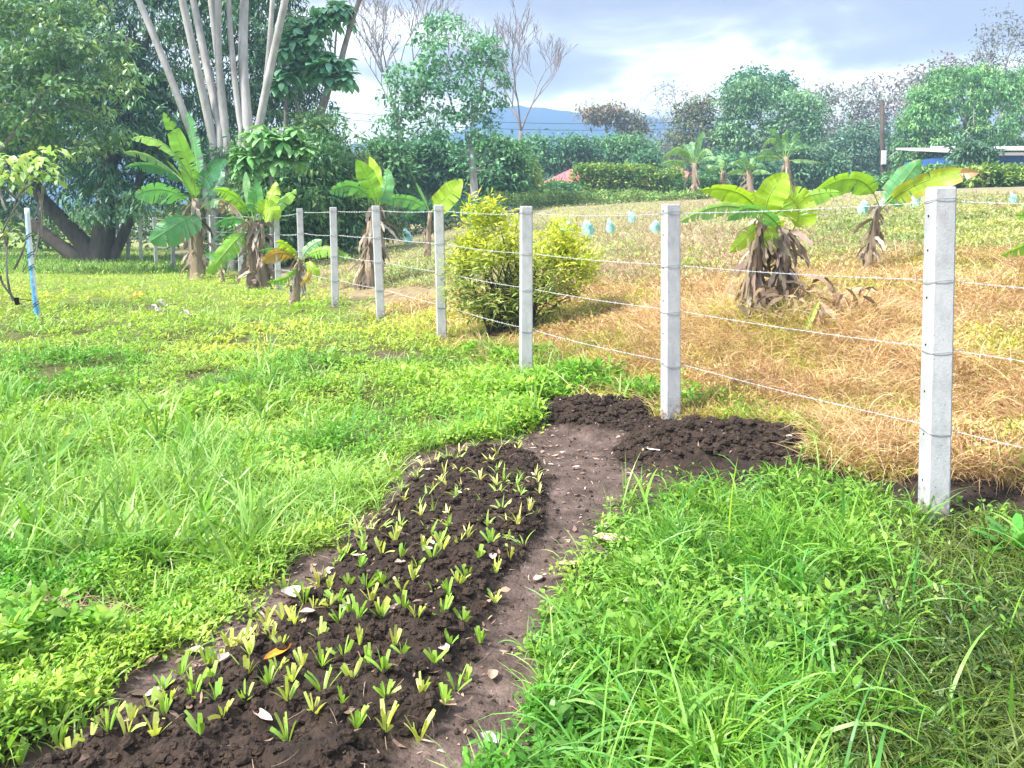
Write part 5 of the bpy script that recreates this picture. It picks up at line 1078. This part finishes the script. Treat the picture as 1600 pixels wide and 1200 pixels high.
for (a, b_, L, W, c, lab) in FL:
    gx_, gy_ = px_ground([a], [b_]); fallen(float(gx_[0]), float(gy_[0]), L * 1.25, W * 1.25, rnd.uniform(0, 3.1), c, lab, rnd.uniform(.3, 1.1))
def litter():
    n = 11000; x = R.uniform(-2.4, 2.2, n); y = R.uniform(1.6, 7.3, n); d = dirt_sd(x, y); bs = bed_sd(x, y)
    k = (d > -.08) & (R.random(n) < np.where(bs > .1, .20, np.where((x < -.1 + (y - 3.3) * .2) & (y < 4.6), 1.0, .5))); x, y = x[k], y[k]; n = len(x); z = full_h(x, y) + .006
    c = np.array([PK, TN, TN, (.30, .20, .15), (.2, .13, .1), (.36, .27, .2), (.24, .16, .1), (.15, .1, .07), (.4, .32, .22), (.10, .07, .05)])[R.integers(0, 10, n)] * (.7 + .5 * R.random((n, 1)))
    L = (.012 + .045 * R.random(n) ** 2.2) * np.where((bed_sd(x, y) < .05) & (x < -.1 + .2 * (y - 3.3)), 1.5, 1); b = MB(); b.ribbons(np.stack([x, y, z], 1), R.random(n) * 6.28, R.normal(.1, .25, n), L, L * R.uniform(.08, .5, n), R.normal(.3, .9, n), 3, (.2, 1, .8, .1), c, roll=R.normal(0, .4, n))
    tag(b.build('leaf_litter', M_litter), 'small bits of dry leaf and twig strewn over the soil', 'leaf litter', kind='stuff')
    n = 700; x = R.uniform(-2.4, 1.8, n); y = R.uniform(1.6, 7, n); k = (dirt_sd(x, y) > -.05) ; x, y = x[k], y[k]; n = len(x)
    b = MB(); b.ribbons(np.stack([x, y, full_h(x, y) + .012], 1), R.random(n) * 6.28, R.normal(0, .15, n), .03 + .08 * R.random(n), .0025, R.normal(0, .9, n), 5, (.8, 1, .6), cvar((.24, .17, .12), n, .5), roll=0)
    tag(b.build('twigs', M_litter), 'thin dry stalks and rootlets lying on the soil', 'twigs', kind='stuff')
    # dead grass pile in the lawn at the left
    gx_, gy_ = px_ground([90], [965]); X, Y = float(gx_[0]), float(gy_[0]); n = 420
    x = X + R.normal(0, .13, n); y = Y + R.normal(0, .06, n); b = MB()
    b.ribbons(np.stack([x, y, full_h(x, y) + .01 + .05 * R.random(n)], 1), R.random(n) * 6.28, R.normal(.15, .4, n), .05 + .12 * R.random(n), .004, R.normal(.6, .8, n), 5, (.6, 1, .7, .1), cvar((.42, .30, .20), n, .4), roll=R.normal(0, .5, n))
    tag(b.build('dead_grass', M_dry), 'small heap of dead tan grass in the weeds at the left', 'dead grass', kind='stuff')
litter()

# ---------------------------------------------------------------- single plants and small things in the lawn
def plant(name, label, cat, px, py, fn, group=None):
    gx_, gy_ = px_ground([px], [py]); x, y = float(gx_[0]), float(gy_[0]); z = gz(x, y); f = MB(); fn(f, x, y, z)
    return tag(f.build(name, M_weed, origin=(x, y, z)), label, cat, group)
def culantro(f, x, y, z):
    m = 18; az = np.arange(m) * 2.4; el = np.linspace(1.35, .25, m)
    f.ribbons(np.stack([x + np.cos(az) * .01, y + np.sin(az) * .01, np.full(m, z)], 1), az, el, .20, .05, .75, 6, (.2, .45, .8, 1, .95, .5), cvar((.10, .34, .045), m, .15), roll=R.normal(0, .2, m))
plant('leafy_herb', 'rosette of broad glossy leaves on dark soil at the right edge', 'herb', 1585, 862, culantro)
def blade(cnt, L, W, c, e=1.35, dr=.5, sp=.02):
    def g(f, x, y, z):
        az = R.random(cnt) * 6.28
        f.ribbons(np.stack([x + R.normal(0, sp, cnt), y + R.normal(0, sp, cnt), np.full(cnt, z)], 1), az, R.normal(e, .12, cnt), L * R.uniform(.7, 1.1, cnt), W, dr * R.uniform(.5, 1.4, cnt), 8, (.4, .8, 1, 1, .8, .6, .4, .03), cvar(c, cnt, .15), roll=R.normal(.2, .4, cnt))
    return g
BL = [(1150, 860, 1, .52, .024, (.34, .55, .05), 'single tall bright grass blade in front of the soil heap', 1.45, .25), (1318, 840, 3, .42, .016, (.13, .32, .09), 'dark upright grass stalk between the two nearest posts', 1.4, .4),
      (1010, 800, 3, .30, .016, (.25, .46, .06), 'bent grass blades at the near foot of the soil heap', 1.2, 1.2), (838, 645, 3, .34, .018, (.30, .50, .06), 'upright bright blades at the left end of the soil heap', 1.5, .2), (968, 640, 4, .36, .018, (.28, .45, .10), 'pale arching blades behind the soil heap', 1.2, 1.2),
      (495, 612, 30, .22, .010, (.10, .34, .03), 'dark green grass tuft in the middle of the lawn', 1.1, .9), (290, 720, 5, .42, .024, (.22, .44, .05), 'broad upright blades in the weeds at the left', 1.45, .4), (385, 745, 5, .36, .022, (.28, .46, .07), 'tall blade cluster left of the bed end', 1.4, .6),
      (75, 740, 7, .42, .022, (.18, .42, .10), 'tall bluish green blade cluster at the far left', 1.35, .7), (135, 600, 16, .30, .014, (.26, .44, .14), 'pale spreading tuft on the left lawn', 1.0, .9), (20, 640, 8, .36, .02, (.22, .44, .09), 'tall tuft at the left picture edge', 1.3, .6),
      (310, 850, 4, .34, .026, (.20, .45, .05), 'broad bladed cluster above the lower left weeds', 1.4, .3), (60, 860, 6, .36, .026, (.22, .46, .05), 'broad bright blades near the lower left edge', 1.35, .4), (545, 690, 6, .34, .018, (.22, .42, .14), 'long lax pale blades halfway to the fence', 1.0, .8),
      (420, 560, 6, .42, .018, (.24, .42, .16), 'long pale blades leaning right on the far lawn', 1.0, .5), (1440, 830, 10, .30, .014, (.12, .26, .07), 'arching olive blades at the left foot of the nearest post', 1.0, 1.0), (880, 1100, 10, .26, .014, (.16, .42, .05), 'bright arching blades hanging over the path', .9, 1.3),
      (940, 1010, 8, .28, .013, (.14, .36, .06), 'blue green blades leaning over the path', .9, 1.4), (1250, 940, 12, .22, .010, (.09, .30, .03), 'dense deep green tuft in the right foreground', 1.2, .8), (1130, 1030, 8, .32, .013, (.16, .38, .10), 'long arching blades in the middle of the right foreground', 1.1, 1.4)]
for (a, b_, cnt, L, W, c, lab, e, dr) in BL: plant('grass_tuft', lab, 'grass tuft', a, b_, blade(cnt, L, W, c, e, dr), 'single grass tufts')
def sprig(f, x, y, z):
    m = 30; az = R.random(m) * 6.28; f.ribbons(np.stack([x + R.normal(0, .05, m), y + R.normal(0, .02, m), z + R.random(m) * .05], 1), az, R.normal(.4, .4, m), .035, .014, .6, 2, (.3, 1, .1), cvar((.42, .48, .12), m, .2))
plant('weed_sprig', 'small pale sprig of weeds on top of the left soil heap', 'weed', 910, 636, sprig, 'weed sprigs on the soil heap')
plant('weed_sprig', 'small pale sprig of weeds on the right slope of the left soil heap', 'weed', 975, 648, sprig, 'weed sprigs on the soil heap')
def yellow_leafy(f, x, y, z):
    m = 20; az = R.random(m) * 6.28; f.ribbons(np.stack([x + R.normal(0, .06, m), y + R.normal(0, .05, m), z + R.random(m) * .12], 1), az, R.normal(.6, .4, m), .13, .045, .6, 3, (.3, 1, .8, .1), cvar((.62, .46, .05), m, .2))
plant('yellow_weed', 'small bright yellow leaved weed on the far lawn left of the bananas', 'weed', 214, 470, yellow_leafy)
def green_sprout(f, x, y, z):
    m = 90; az = R.random(m) * 6.28; f.ribbons(np.stack([x + R.normal(0, .10, m), y + R.normal(0, .08, m), z + R.random(m) * .42], 1), az, R.normal(.5, .4, m), .08, .026, .5, 3, (.3, 1, .8, .1), cvar((.30, .46, .07), m, .2))
plant('sprout_bush', 'fresh green leafy sprout in the dry field right of the second post', 'shrub', 1082, 428, green_sprout)
def white_scrap(px, py, sz, label):
    gx_, gy_ = px_ground([px], [py]); x, y = float(gx_[0]), float(gy_[0]); z = gz(x, y) + .07; b = MB(); V = []; n = 6
    for i in range(n):
        for j in range(n): V.append([x + (i / (n - 1) - .5) * sz + rnd.uniform(-.1, .1) * sz, y + (j / (n - 1) - .5) * sz * .6, z + rnd.uniform(0, .35) * sz + .3 * sz * sin(i * 1.1)])
    b.add(V, [[i * n + j, i * n + j + 1, (i + 1) * n + j + 1, (i + 1) * n + j] for i in range(n - 1) for j in range(n - 1)], (.58, .54, .52), False)
    tag(b.build('paper_scrap', M_litter, origin=(x, y, z)), label, 'litter', 'pale scraps on the lawn')
white_scrap(254, 482, .16, 'white crumpled scrap on the far lawn, upper one'); white_scrap(292, 499, .14, 'pinkish white scrap on the far lawn, right one'); white_scrap(246, 492, .18, 'flat pale scrap on bare soil of the far lawn')
def flower(px, py, label):
    gx_, gy_ = px_ground([px], [py + 30]); x, y = float(gx_[0]), float(gy_[0]); z = gz(x, y)
    t = thing('white_flower', label, 'flower', (x, y, z), 'white flower heads in the foreground grass')
    c = pt(px, py, y); b = MB(); b.tube([[x, y, z], [c[0], c[1], c[2]]], .0015, 4, (.1, .25, .05)); b.build('stalk', M_weed, t)
    b = MB(); m = 70; v = R.normal(0, 1, (m, 3)); v /= np.linalg.norm(v, axis=1)[:, None]
    b.ribbons(np.repeat([c], m, 0), np.arctan2(v[:, 1], v[:, 0]), np.arcsin(v[:, 2]), .013, .005, 0, 2, (.2, .8, .6), cvar((.75, .75, .75), m, .1, .03)); b.build('bloom', M_litter, t)
flower(1161, 937, 'left one of two white fluffy flower heads in the right foreground'); flower(1174, 941, 'right one of two white fluffy flower heads in the right foreground')

# ---------------------------------------------------------------- haze
def haze():
    b = MB(); b.box((0, 0, 33), (530, 530, 37)); hz = b.build('haze', None if False else M_hole); hz.data.materials.clear()
    m, t = mat_new('haze_volume'); out = N(t, 'ShaderNodeOutputMaterial'); v = N(t, 'ShaderNodeVolumePrincipled')
    v.inputs['Color'].default_value = (.50, .76, 1.0, 1); v.inputs['Density'].default_value = .0017; v.inputs['Anisotropy'].default_value = .2
    t.links.new(v.outputs[0], out.inputs['Volume']); hz.data.materials.append(m); hz.location = (0, 0, 0)
    tag(hz, 'pale bluish haze filling the air out to the mountain', 'haze', kind='stuff')
haze()

for o in bpy.data.objects:
    if 'label' in o and not 4 <= len(o['label'].split()) <= 16: print('LABEL', len(o['label'].split()), o['label'])
